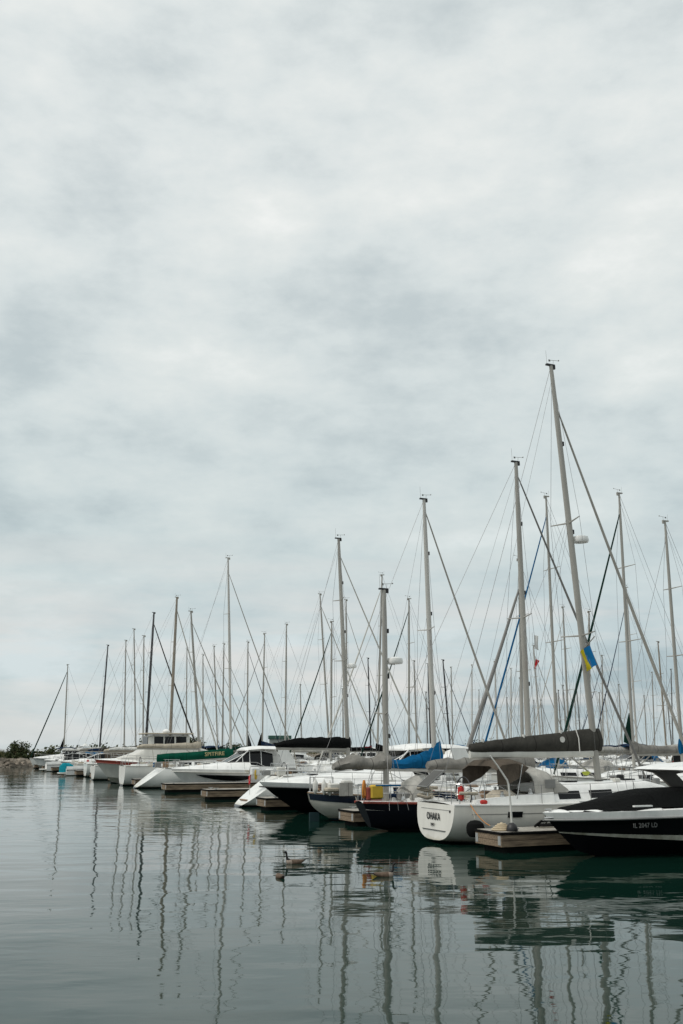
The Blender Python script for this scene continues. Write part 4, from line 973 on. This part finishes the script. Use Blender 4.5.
# rest of the front row, going away to the left
COV = F
def sb(**k): r = sailboat(k); return r
row = [
 dict(s=56.2, v=5.95, H=14.3, lean=-1.23, L=11, xm=6.4, label='white sailboat with plumb square stern and dark outboard, behind the SPITFIRE boat', cover=F['beige'], hull=dict(tf=.8, stern_rake=0, kstern=-.05, kd=.3), zs=(1.5,1.4,1.7), furl=M['alu'], fr=.05),
 dict(s=70.9, v=6.76, H=17.7, lean=.14, L=12.5, xm=7.2, label='tall masted sailboat with a varnished grey brown mast behind the pilothouse boat', cover=F['white'], mm=M['wood_spar'], mr=.15, furl=M['sail'], fr=.08, zs=(1.3,1.1,1.6)),
 dict(s=77.3, v=5.54, H=14.4, lean=-.5, L=10.5, xm=5.1, label='white sailboat with beige cover just right of the tallest black mast', cover=F['beige'], mr=.08),
 dict(s=81.6, v=6.64, H=17.5, lean=.25, L=12.5, xm=6.2, label='white sailboat with the tallest black mast, left of the pilothouse boat', cover=F['charcoal'], mm=M['alu_dark'], mr=.14, furl=F['charcoal'], fr=.09, zs=(1.3,1.1,1.6)),
 dict(s=91.8, v=7.70, H=16.8, lean=-.98, L=12, xm=6.8, label='cream sailboat with a navy cover, just left of the tallest black mast', cover=F['navy'], mr=.09, hm=M['hull_cream']),
 dict(s=98.3, v=7.52, H=16.1, lean=-.5, L=11.5, xm=6.6, label='white sailboat with a pale mast between the two black masts', cover=F['grey'], mr=.09, furl=M['alu'], fr=.05),
 dict(s=112, v=6.72, H=16.8, lean=.36, L=12, xm=6.2, label='white sailboat with the thinner, leftmost black mast', cover=F['white'], mm=M['alu_dark'], mr=.12),
 dict(s=130, v=4.4, H=15.4, lean=-.28, L=10.5, xm=5.6, label='leftmost sailboat in the marina, dark furled headsail leaning away from its mast', cover=F['white'], furl=F['darkgreen'], fr=.09, burgee=F['black']),
]
for k in row:
    k.update(hd=-1 if k['s'] == 130 else 1, lod=0 if k['s'] > 75 else 1, group=None)
    if k['s'] == 130: k['xm'] = 5.6
    sailboat(k)
N_, dN = motorboat(dict(s=61.0, v=-1.9, hd=-1, L=14, B=4.4, zs=(1.5, 1.45, 2.0), style='none', xd=10.2, hdk=.3, sm=M['redwood'], rm=M['redwood'], hull=dict(rake=1.6, zdrop=.26), tm=M['gel2'],
   label='pale pilothouse boat with a mahogany sheer band and tall windowed wheelhouse'))
hs = [(3.8, 1.5, 1.6, 2.5, 1.5, .04), (5.2, 1.5, 1.7, 2.9, 1.55, .05), (6.0, 1.5, 1.7, 3.0, 1.5, .05), (9.9, 1.55, 1.65, 3.0, 1.45, .05), (10.6, 1.6, 1.6, 2.55, 1.35, .04), (12.4, 1.8, 1.1, 2.0, .8, .02)]
h_ = house(hs).build('deckhouse', M['gel2'], N_, 30)
hs2 = [(6.2, 2.98, 1.4, 4.0, 1.32, .0), (9.3, 2.98, 1.4, 4.0, 1.3, .0), (9.75, 2.98, 1.3, 3.97, 1.15, .0)]
wh = house(hs2).build('wheelhouse', M['gel2'], N_, 30)
for sd in (1, -1):
    for a, b in ((6.5, 7.4), (7.55, 8.4), (8.5, 9.3)): side_panel(hs2, a, b, .15, .88, sd).build('window', M['glass'], wh)
MB().box(9.70, 9.80, -1.0, 1.0, 3.15, 3.85).build('window', M['glass'], wh)
MB().box(5.9, 10.1, -1.6, 1.6, 4.06, 4.18, bev=.04).build('wheelhouse_roof', F['beige'], N_)
q = MB(); q.lathe([(.1,0),(.32,.05),(.32,.2),(.1,.35)], (8.0, 0, 4.18), 12); q.build('radar_dome', M['gel'], N_)
motorboat(dict(s=66.6, v=.4, hd=-1, L=10, style='canvas', canvas=F['grey'], zs=(1.2,1.25,1.7), label='white cabin boat under grey canvas, left of the pilothouse boat'))
R_, dR = motorboat(dict(s=87.5, v=5.6, hd=1, L=6.4, B=2.4, style='none', hdk=.25, zs=(.75,.8,1.1), outboard=False, bowrail=False, label='small white open boat with a teal tarp wrapped over its engine', cat='boat', name='motorboat'))
house([(-.6, .35, .4, .95, .3, .1), (-.3, .35, .6, 1.2, .4, .12), (.4, .45, .65, 1.2, .45, .12), (.8, .5, .6, 1.0, .4, .1)]).build('engine_tarp', F['teal'], R_, 60)
motorboat(dict(s=102.9, v=.6, hd=-1, L=9, style='canvas', canvas=F['brown'], label='white motorboat with brown canvas near the leftmost black mast'))
motorboat(dict(s=108.4, v=7.5, hd=1, L=8, style='bimini', bimini=F['navy'], label='white motorboat stern out with navy bimini at the left'))
motorboat(dict(s=119.4, v=.4, hd=-1, L=9.5, style='canvas', canvas=F['skyblue'], wh=.7, label='white motorboat at the left under light blue canvas'))
motorboat(dict(s=123.9, v=-.6, hd=-1, L=12.5, B=3.9, style='arch', xd=7.4, hdk=.75, wh=.75, zs=(1.25,1.25,1.6), lod=1, label='large white express cruiser with a raked radar arch at the far left'))
motorboat(dict(s=115.0, v=.5, hd=-1, L=8, B=2.6, style='express', label='white express boat next to the light blue canvas'))

# ---------------------------------------------------------------- the rows behind
rows_behind = [
('A2',71.3,25.75,18.6,-0.09),('A2',14.1,19.32,14.5,0.12),('A2',18.6,19.99,17.2,0.28),('A2',24.7,19.39,18.4,0.13),('A2',29.2,19.89,15.2,0.37),('A2',50.2,22.37,15.6,0.25),
('A2',56.2,22.20,18.7,0.68),('A2',60.8,19.63,14.7,0.04),('A2',66.8,21.98,18.3,-1.16),('A2',77.3,20.99,16.4,-0.03),('A2',87.8,21.84,16.5,0.04),('A2',92.3,21.40,15.9,-0.20),
('A2',98.4,19.99,16.2,-0.16),('A2',102.9,20.74,16.3,-1.01),('A2',113.4,21.51,16.1,-0.49),('A2',123.9,21.67,17.9,-0.46),
('B1',45.7,42.59,17.2,0.01),('B1',50.2,40.85,15.5,0.88),('B1',56.2,42.98,16.8,0.14),('B1',77.3,41.52,13.1,-0.75),('B1',81.8,41.29,13.0,-0.15),('B1',87.8,42.48,13.9,-0.19),('B1',102.9,42.98,15.5,-0.37),
('B2',60.8,58.92,14.4,-0.02),('B2',71.3,58.56,13.8,0.78),('B2',92.3,59.29,13.8,0.58),('B2',102.9,59.34,15.1,0.48),('B2',108.9,59.52,15.2,0.06),
('C1',87.8,83.48,14.1,0.88),('C1',92.3,84.09,14.0,0.59),('C1',140.5,82.91,13.9,0.46),('C2',145.0,98.61,12.4,0.34)]
special = {('A2',24.7): dict(furl=F['blue'], fr=.06, cover=F['pale'], ff=.93), ('A2',18.6): dict(furl=F['darkgreen'], fr=.07, cover=F['grey'], burgee=F['darkgreen'], ff=.93), ('A2',29.2): dict(furl=M['alu_grey'], fr=.14, cover=F['charcoal'], ff=.86),
  ('A2',50.2): dict(furl=F['darkgreen'], fr=.065, cover=F['black']), ('A2',60.8): dict(furl=F['darkgreen'], fr=.065, cover=F['black']), ('A2',56.2): dict(furl=M['sail'], fr=.08, cover=F['black']), ('A2',87.8): dict(cover=F['navy'], prof=[(0,.3,1),(.6,.5,1.2),(1,1.2,1)], burgee=F['black']),
  ('A2',14.1): dict(furl=None, cover=F['blue']), ('A2',66.8): dict(furl=M['sail'], fr=.07, cover=F['white']), ('B1',81.8): dict(mm=M['alu_dark'], cover=F['black']), ('B1',102.9): dict(mm=M['alu_dark']), ('B1',77.3): dict(mm=M['alu_dark'], cover=F['black']), ('B1',50.2): dict(mm=M['wood_spar']),
  ('B2',60.8): dict(mm=M['wood_spar']), ('A2',77.3): dict(furl=None), ('A2',92.3): dict(burgee=F['black'])}
BANDS = {'A2': (15.0, 27), 'B1': (37, 49.3), 'B2': (52.2, 64), 'C1': (77, 88.8), 'C2': (91.7, 103)}
COVN = [('white','white'),('grey','grey'),('beige','beige'),('navy','navy'),('charcoal','charcoal'),('blue','blue'),('maroon','maroon'),('pale','pale grey'),('black','black'),('darkgreen','dark green')]
fm = {id(F[a]): b for a, b in COVN}
HN = [('hull_white','white'),('hull_white','white'),('hull_white','white'),('hull_cream','cream'),('hull_navy','navy'),('hull_blue','blue')]
backs = []
def back_sail(band, s, v, H, lean, extra=None):
    v0, v1 = BANDS[band]; L_ = max(8.5, min(13.5, H*.70)); xm = .56*L_
    hd = -1 if lean > 0 else 1
    if hd > 0:
        if band in ('A2','B2','C2'): xm = max(3.6, min(xm, v-v0-.3))
    else:
        if band in ('B1','C1'): xm = max(3.6, min(xm, v1-v))
    hm, hn = rnd.choice(HN); cn, cl_ = rnd.choice(COVN)
    k = dict(s=s, v=v, hd=hd, H=H, L=L_, xm=xm, lean=lean, lod=1 if band == 'A2' or (band == 'B1' and s < 75) else 0, hm=M[hm], cover=F[cn], mr=(.10 if band == 'A2' else .11), zs=(1.25, 1.1, 1.5),
       mm=M['alu'] if band == 'A2' else rnd.choice([M['alu'], M['alu'], M['alu_light'], M['alu_grey']]), furl=rnd.choice([M['alu'], M['alu_grey'], F['navy'], None]), fr=.045, spread=(.45,.72) if H > 13 else (.52,), group='sailboats in the rows behind', label='x')
    if rnd.random() < .6: k['dodger'] = F[rnd.choice(['navy','beige','pale','blue','charcoal'])]
    if rnd.random() < .4: k['bimini'] = F[rnd.choice(['navy','beige','blue','charcoal','white'])]
    if extra: k.update(extra)
    r, d = sailboat(k)
    X, Y = sv(s, v+lean); backs.append((X/(Y*.97+H*.2), r, hn, fm.get(id(k['cover']), 'grey'), 'black' if k['mm'] == M['alu_dark'] else 'grey brown' if k['mm'] == M['wood_spar'] else 'pale' if k['mm'] == M['alu_light'] else 'grey'))
used = set()
for b, s, v, H, ln in rows_behind:
    used.add((b, s)); back_sail(b, s, v, H, ln, special.get((b, s)))
mots = []
STY = ['express','hardtop','canvas','bimini','arch','fly']
def back_motor(band, s, v=None):
    v0, v1 = BANDS[band]; hd = rnd.choice((1,-1)); L_ = rnd.uniform(8, 12.5)
    if band in ('A2','B2','C2'): vb = v0+.3+(L_ if hd > 0 else 0)
    else: vb = v1-.3-(0 if hd > 0 else L_)
    st_ = rnd.choice(STY); cn, cl_ = rnd.choice(COVN[:9]); tmn = rnd.choice([('gel','white')]*5+[('gel2','cream'),('hull_navy','navy'),('hull_blue','blue')])
    r, d = motorboat(dict(s=s, v=vb, hd=hd, L=L_, style=st_, canvas=F[cn] if st_ == 'canvas' else None, bimini=F[cn] if st_ == 'bimini' else None, tm=M[tmn[0]], lod=0, zs=(1.1,1.2,1.5), xd=L_*.5, wh=rnd.uniform(.5,.8), hdk=rnd.uniform(.45,.8), label='x', group='motorboats in the rows behind'))
    X, Y = sv(s, (v0+v1)/2); mots.append((X/Y, r, tmn[1], st_, cl_))
fill = [('A2',35.2),('A2',39.7),('A2',45.7),('A2',71.3,'x'),('A2',81.8),('A2',108.9),('A2',119.4),('A2',130.0),('A2',134.5),
 ('B1',39.7),('B1',60.8),('B1',66.8),('B1',71.3),('B1',92.3),('B1',98.4),('B1',108.9),('B1',113.4),('B1',119.4),('B1',130.0),('B1',140.5),
 ('B2',56.2),('B2',66.8),('B2',77.3),('B2',81.8),('B2',87.8),('B2',98.4),('B2',113.4),('B2',119.4),('B2',130.0),
 ('C1',81.8),('C1',98.4),('C1',102.9),('C1',108.9),('C1',113.4),('C1',119.4),('C1',123.9),('C1',130.0),('C2',102.9),('C2',108.9),('C2',113.4),('C2',119.4),('C2',123.9),('C2',130.0),('C2',134.5)]
for i, f_ in enumerate(fill):
    if len(f_) > 2: continue
    b, s = f_; v0, v1 = BANDS[b]
    if b != 'A2' and i % 2 == 0 or b in ('C1','C2'):
        back_sail(b, s, (v0+v1)/2+rnd.uniform(-1,1), rnd.uniform(10.5, 13.5), rnd.choice((-.2,.25,.1,-.35)))
    else: back_motor(b, s)
def ordn(i): return '%d%s' % (i, 'th' if 10 <= i % 100 <= 20 else {1:'st',2:'nd',3:'rd'}.get(i % 10, 'th'))
backs.sort(key=lambda t: t[0])
for i, (x, r, hn, cn, mn) in enumerate(backs):
    r['label'] = '%s sailboat, %s cover, %s mast, %s sailboat from left in back rows' % (hn, cn, mn, ordn(i+1))
mots.sort(key=lambda t: t[0])
SN = {'express':'open cockpit','hardtop':'hardtop','canvas':'canvas enclosure','bimini':'fabric sunshade','arch':'radar arch','fly':'flybridge'}
for i, (x, r, hn, st_, cn) in enumerate(mots):
    r['label'] = '%s motorboat with %s%s, %s from left of the back row motorboats' % (hn, (cn+' ') if st_ in ('canvas','bimini') else '', SN[st_], ordn(i+1))

# power pedestals along the first main dock
for n in range(0, 13):
    s = 10.53*n+.7; p = sv(s, 12.8); o = thing('power_pedestal', (p[0], p[1], .58), ROT, 'white power pedestal on the main dock behind the front row', 'pedestal', 'power pedestals')
    MB().box(-.12, .12, -.12, .12, 0, 1.05, bev=.03).build('post', M['gel'], o); MB().box(-.14, .14, -.14, .14, 1.053, 1.18, bev=.04).build('lamp_head', M['frame'], o)

# ---------------------------------------------------------------- breakwater, plants, hut
path = [(-230,150),(-150,150),(-95,154),(-60,157),(-54,185),(-46,235),(20,330),(140,440),(420,620)]
def catm(pts, n=14):
    out = []
    P = [pts[0]]+pts+[pts[-1]]
    for i in range(1, len(P)-2):
        for k in range(n):
            t = k/n; a, b, c, d = [Vector(P[i+j]+(0,)) for j in (-1,0,1,2)]
            out.append(.5*((2*b)+(-a+c)*t+(2*a-5*b+4*c-d)*t*t+(-a+3*b-3*c+d)*t**3))
    out.append(Vector(P[-2]+(0,))); return out
cp = catm(path)
def berm():
    mb = MB(); rings = []
    prof = [(-9,-1.2),(-6.5,0.1),(-5,.65),(-3.4,1.1),(-1.5,1.3),(0,1.4),(1.5,1.35),(3.5,1.1),(5.5,.5),(8,-.8)]
    for i, p in enumerate(cp):
        d = (cp[min(i+1,len(cp)-1)]-cp[max(0,i-1)]).normalized(); nrm = Vector((-d.y, d.x, 0)) * -1
        rings.append([p - nrm*x*-1 + Vector((0,0, z + noise.noise(Vector((p.x*.35, p.y*.35, x*.6)))*.18*(1 if z > 0 else .3))) for x, z in prof])
    mb.loft(rings)
    m = mat('stony_ground', (.16,.135,.10), .95, var=.5, scale=.8, bump=.15, bscale=1.5)
    o = mb.build('breakwater_ground', m); o['kind'] = 'structure'
    return o
berm()
def off(i, x):
    p = cp[i]; d = (cp[min(i+1,len(cp)-1)]-cp[max(0,i-1)]).normalized(); nrm = Vector((d.y, -d.x, 0)); return p + nrm*x
rocks = MB(); rr2 = random.Random(3)
for i in range(len(cp)-1):
    for k in range(60 if cp[i].y < 240 else 16):
        x = rr2.uniform(-8.2, -2.5)*-1; t = rr2.random(); p = off(i, x).lerp(off(i+1, x), t)
        z = interp([(2.5,1.2),(3.4,1.05),(5,.6),(6.5,.05),(8.5,-.9)], x); r = rr2.uniform(.22,.62)
        vs = []; 
        for th, n in ((-.7,5),(0.1,6),(.8,4)):
            for q_ in range(n):
                a = 2*PI*(q_+rr2.random()*.5)/n; rr_ = r*math.cos(th)*rr2.uniform(.8,1.25); vs.append(p+Vector((rr_*math.cos(a)*1.2, rr_*math.sin(a), z+r*.8*math.sin(th))))
        o0 = len(rocks.v); rocks.v += [tuple(v_) for v_ in vs]
        for q_ in range(5): a, b = q_, (q_+1) % 5; c_, d_ = 5+int(q_*6/5), 5+int((q_+1)*6/5) % 6; rocks.f += [(o0+a, o0+b, o0+d_), (o0+a, o0+d_, o0+c_)]
        for q_ in range(6): a, b = 5+q_, 5+(q_+1) % 6; c_, d_ = 11+int(q_*4/6), 11+int((q_+1)*4/6) % 4; rocks.f += [(o0+a, o0+b, o0+d_)] + ([(o0+a, o0+d_, o0+c_)] if c_ != d_ else [])
        rocks.f.append((o0+11, o0+12, o0+13, o0+14)); rocks.mi = []
rocks.mi = [0]*len(rocks.f)
rk = rocks.build('shore_rocks', mat('shore_rock', (.24,.205,.165), .9, var=.55, scale=.7, bump=.04, bscale=3), None, 0)
tag(rk, 'tan and grey boulders heaped along the water edge of the breakwater', 'rocks', kind='stuff')
def leafmat(name, c):
    m = mat(name, c, .6, var=.45, scale=.9, spec=.25); return m
LM = [leafmat('leaf_dark', (.040,.055,.020)), leafmat('leaf_olive', (.075,.078,.030)), leafmat('leaf_straw', (.16,.14,.07))]
def leaf(mb, p, s, r_, mi=0):
    a = Vector((r_.uniform(-1,1), r_.uniform(-1,1), r_.uniform(-1,1))).normalized(); b = a.orthogonal().normalized(); c = a.cross(b)
    b = b*s; c = c*s*.55; n = len(mb.v); mb.v += [tuple(p+b), tuple(p+c), tuple(p-b), tuple(p-c)]; mb.f.append((n, n+1, n+2, n+3)); mb.mi.append(mi)
grass = MB(); rg = random.Random(9)
for i in range(len(cp)-1):
    far = cp[i].y > 240
    for k in range(900 if not far else 260):
        x = -rg.uniform(-3.6, 4.5)*-1; x = rg.uniform(-4.5, 3.4); p = off(i, x).lerp(off(i+1, x), rg.random()); dn = noise.noise(Vector((p.x*.16, p.y*.16, 0)))
        if dn < -.18: continue
        hgt_ = (.35+max(0, dn)*2.0)*rg.uniform(.4, 1.1)*(1.25 if far else 1)
        n = len(grass.v); w_ = rg.uniform(.05,.12)*(2 if far else 1); a = rg.uniform(0, PI); dx, dy = math.cos(a)*w_, math.sin(a)*w_; z = 1.1
        grass.v += [(p.x-dx, p.y-dy, z), (p.x+dx, p.y+dy, z), (p.x+rg.uniform(-.2,.2), p.y+rg.uniform(-.2,.2), z+hgt_)]; grass.f.append((n, n+1, n+2)); grass.mi.append(rg.choice((0,1,1,2)))
g_ = grass.build('shore_grass', LM, None, 0); tag(g_, 'tall weeds and grass growing along the top of the breakwater', 'grass', kind='stuff')
def shrub(x, y, z, w_, h_, seed, label, nleaf=2600, ls=.16):
    r_ = random.Random(seed); o = thing('shrub', (x, y, z), 0, label, 'shrub', 'shrubs on the breakwater')
    st_ = MB(); cl_ = []
    for k in range(9):
        a = 2*PI*k/9+r_.random(); rr = r_.uniform(.3, .85); tip = Vector((math.cos(a)*w_/2*rr, math.sin(a)*w_/2*rr, h_*r_.uniform(.45,.85)))
        st_.tube([(0,0,-.1), tip*.5+Vector((0,0,h_*.12)), tip], [.06,.04,.015], 5); cl_.append((tip, r_.uniform(.3,.5)*w_*.55))
    for k in range(34):
        a = r_.uniform(0, 2*PI); rr = r_.random()**.6; cl_.append((Vector((math.cos(a)*w_/2*rr*.92, math.sin(a)*w_/2*rr*.92, h_*(.04+.80*r_.random()*(1-rr*rr*.6)))), r_.uniform(.16,.3)*w_*.5))
    st_.build('stems', M['teak'], o)
    lf = MB()
    for k in range(nleaf):
        c_, R = r_.choice(cl_); d_ = Vector((r_.gauss(0,1), r_.gauss(0,1), r_.gauss(0,1))).normalized()*R*r_.random()**.4; p = c_+Vector((d_.x, d_.y, d_.z*.8))
        if p.z < .05: continue
        leaf(lf, p, ls*r_.uniform(.6,1.3), r_, 0 if r_.random() < .7 else 1)
    lf.build('foliage', LM[:2], o, 0)
shrub(-51.0, 156.5, 1.35, 3.7, 2.45, 5, 'dense round bush standing alone on the rocky point at the far left', 3600)
shrub(-48.4, 158.5, 1.2, 3.0, 1.2, 6, 'low bush just right of the round bush on the point', 1500)
shrub(-55.0, 157.5, 1.3, 2.4, 1.1, 7, 'smallest low bush left of the round bush on the point', 900)
for k, (px, Y, w_, h_) in enumerate(((150,232,7,4),(188,262,6,5.5),(196,275,7,4.5),(232,300,6,3.5),(310,325,9,4),(480,400,14,5),(560,480,16,5),(95,200,6,2.2),(48,182,7,1.5),(66,190,8,1.7),(81,196,7,1.5),(112,214,8,1.9),(128,222,7,1.7))):
    shrub((px-341.5)/995*Y, Y, 1.0, w_, h_, 20+k, 'distant scrub bush behind the masts on the breakwater, %s from the left' % ordn([7,8,9,10,11,12,13,4,1,2,3,5,6][k]), 900, .32)
# hut on the breakwater
hx, hy = -16.3, 262
hut = thing('harbour_hut', (hx, hy, 1.2), .1, 'small pale hut with a green roof band behind the black sail cover', 'hut')
MB().box(-2.7, 2.7, -2, 2, 0, 4.0, bev=.03).build('wall', mat('hut_wall', (.30,.32,.30), .7), hut)
MB().box(-3.0, 3.0, -2.3, 2.3, 4.003, 4.9, bev=.05).build('roof', mat('hut_roof_green', (.03,.09,.07), .6), hut)
for x in (-1.5, .2, 1.7): MB().box(x-.4, x+.4, -2.03, -1.98, 1.7, 3.1).build('window', M['glass'], hut)

# ---------------------------------------------------------------- birds
def bird(loc, rz, sc, label, pose='swim', group='geese swimming in the channel'):
    q = MB()
    # body sections along x (tail at -x)
    secs = [(-.36,.10,.02,.012),(-.30,.085,.045,.03),(-.18,.05,.10,.075),(-.02,.03,.13,.10),(.12,.03,.125,.105),(.22,.05,.085,.085),(.27,.075,.04,.05)]
    rings = [[Vector((x, w_*math.cos(a), zc_+h_*math.sin(a))) for a in [2*PI*k/12 for k in range(12)]] for x, zc_, w_, h_ in secs]
    q.loft(rings, True, True, True)
    if pose == 'swim': pts = [(.18,0,.09),(.25,0,.16),(.265,0,.24),(.27,0,.31),(.30,0,.35)]; rs = [.065,.042,.03,.032,.038]; hd_ = Vector((.31,0,.355))
    else: pts = [(.18,0,.08),(.27,0,.10),(.33,0,.06),(.36,0,.0)]; rs = [.065,.045,.035,.03]; hd_ = Vector((.37,0,-.02))
    n0 = len(q.f); q.tube(pts, rs, 8, mi=1)
    q.ball(hd_, .042, 8, 1.0, mi=1); q.tube([hd_+Vector((.03,0,0)), hd_+Vector((.09,0,-.015))], [.02,.008], 6, mi=1)
    for i, f_ in enumerate(q.f):
        if q.mi[i] == 0:
            c = sum((Vector(q.v[j]) for j in f_), Vector())/len(f_)
            if c.x > .15 and c.z < .12: q.mi[i] = 2
            if c.x < -.28: q.mi[i] = 1
    o = q.build('goose', [GM['b'], GM['k'], GM['p']], None, 60)
    o.location = loc; o.rotation_euler = (0,0,rz); o.scale = (sc,)*3
    return tag(o, label, 'goose', group)
GM = {'b': mat('brown_feathers', (.095,.062,.040), .8, var=.5, scale=16), 'k': mat('black_feathers', (.010,.009,.009), .7), 'p': mat('pale_feathers', (.26,.21,.17), .8, var=.3, scale=14)}
bird((-1.22, 26.6, 0), PI+.35, .82, 'brown goose with a black neck raised, facing left')
bird((1.0, 24.0, 0), .15, .8, 'goose facing right in the reflections of the moored boats')
bird((-1.42, 23.75, 0), PI/2+.4, .7, 'brown goose with its head down, just below the one facing left', 'feed')
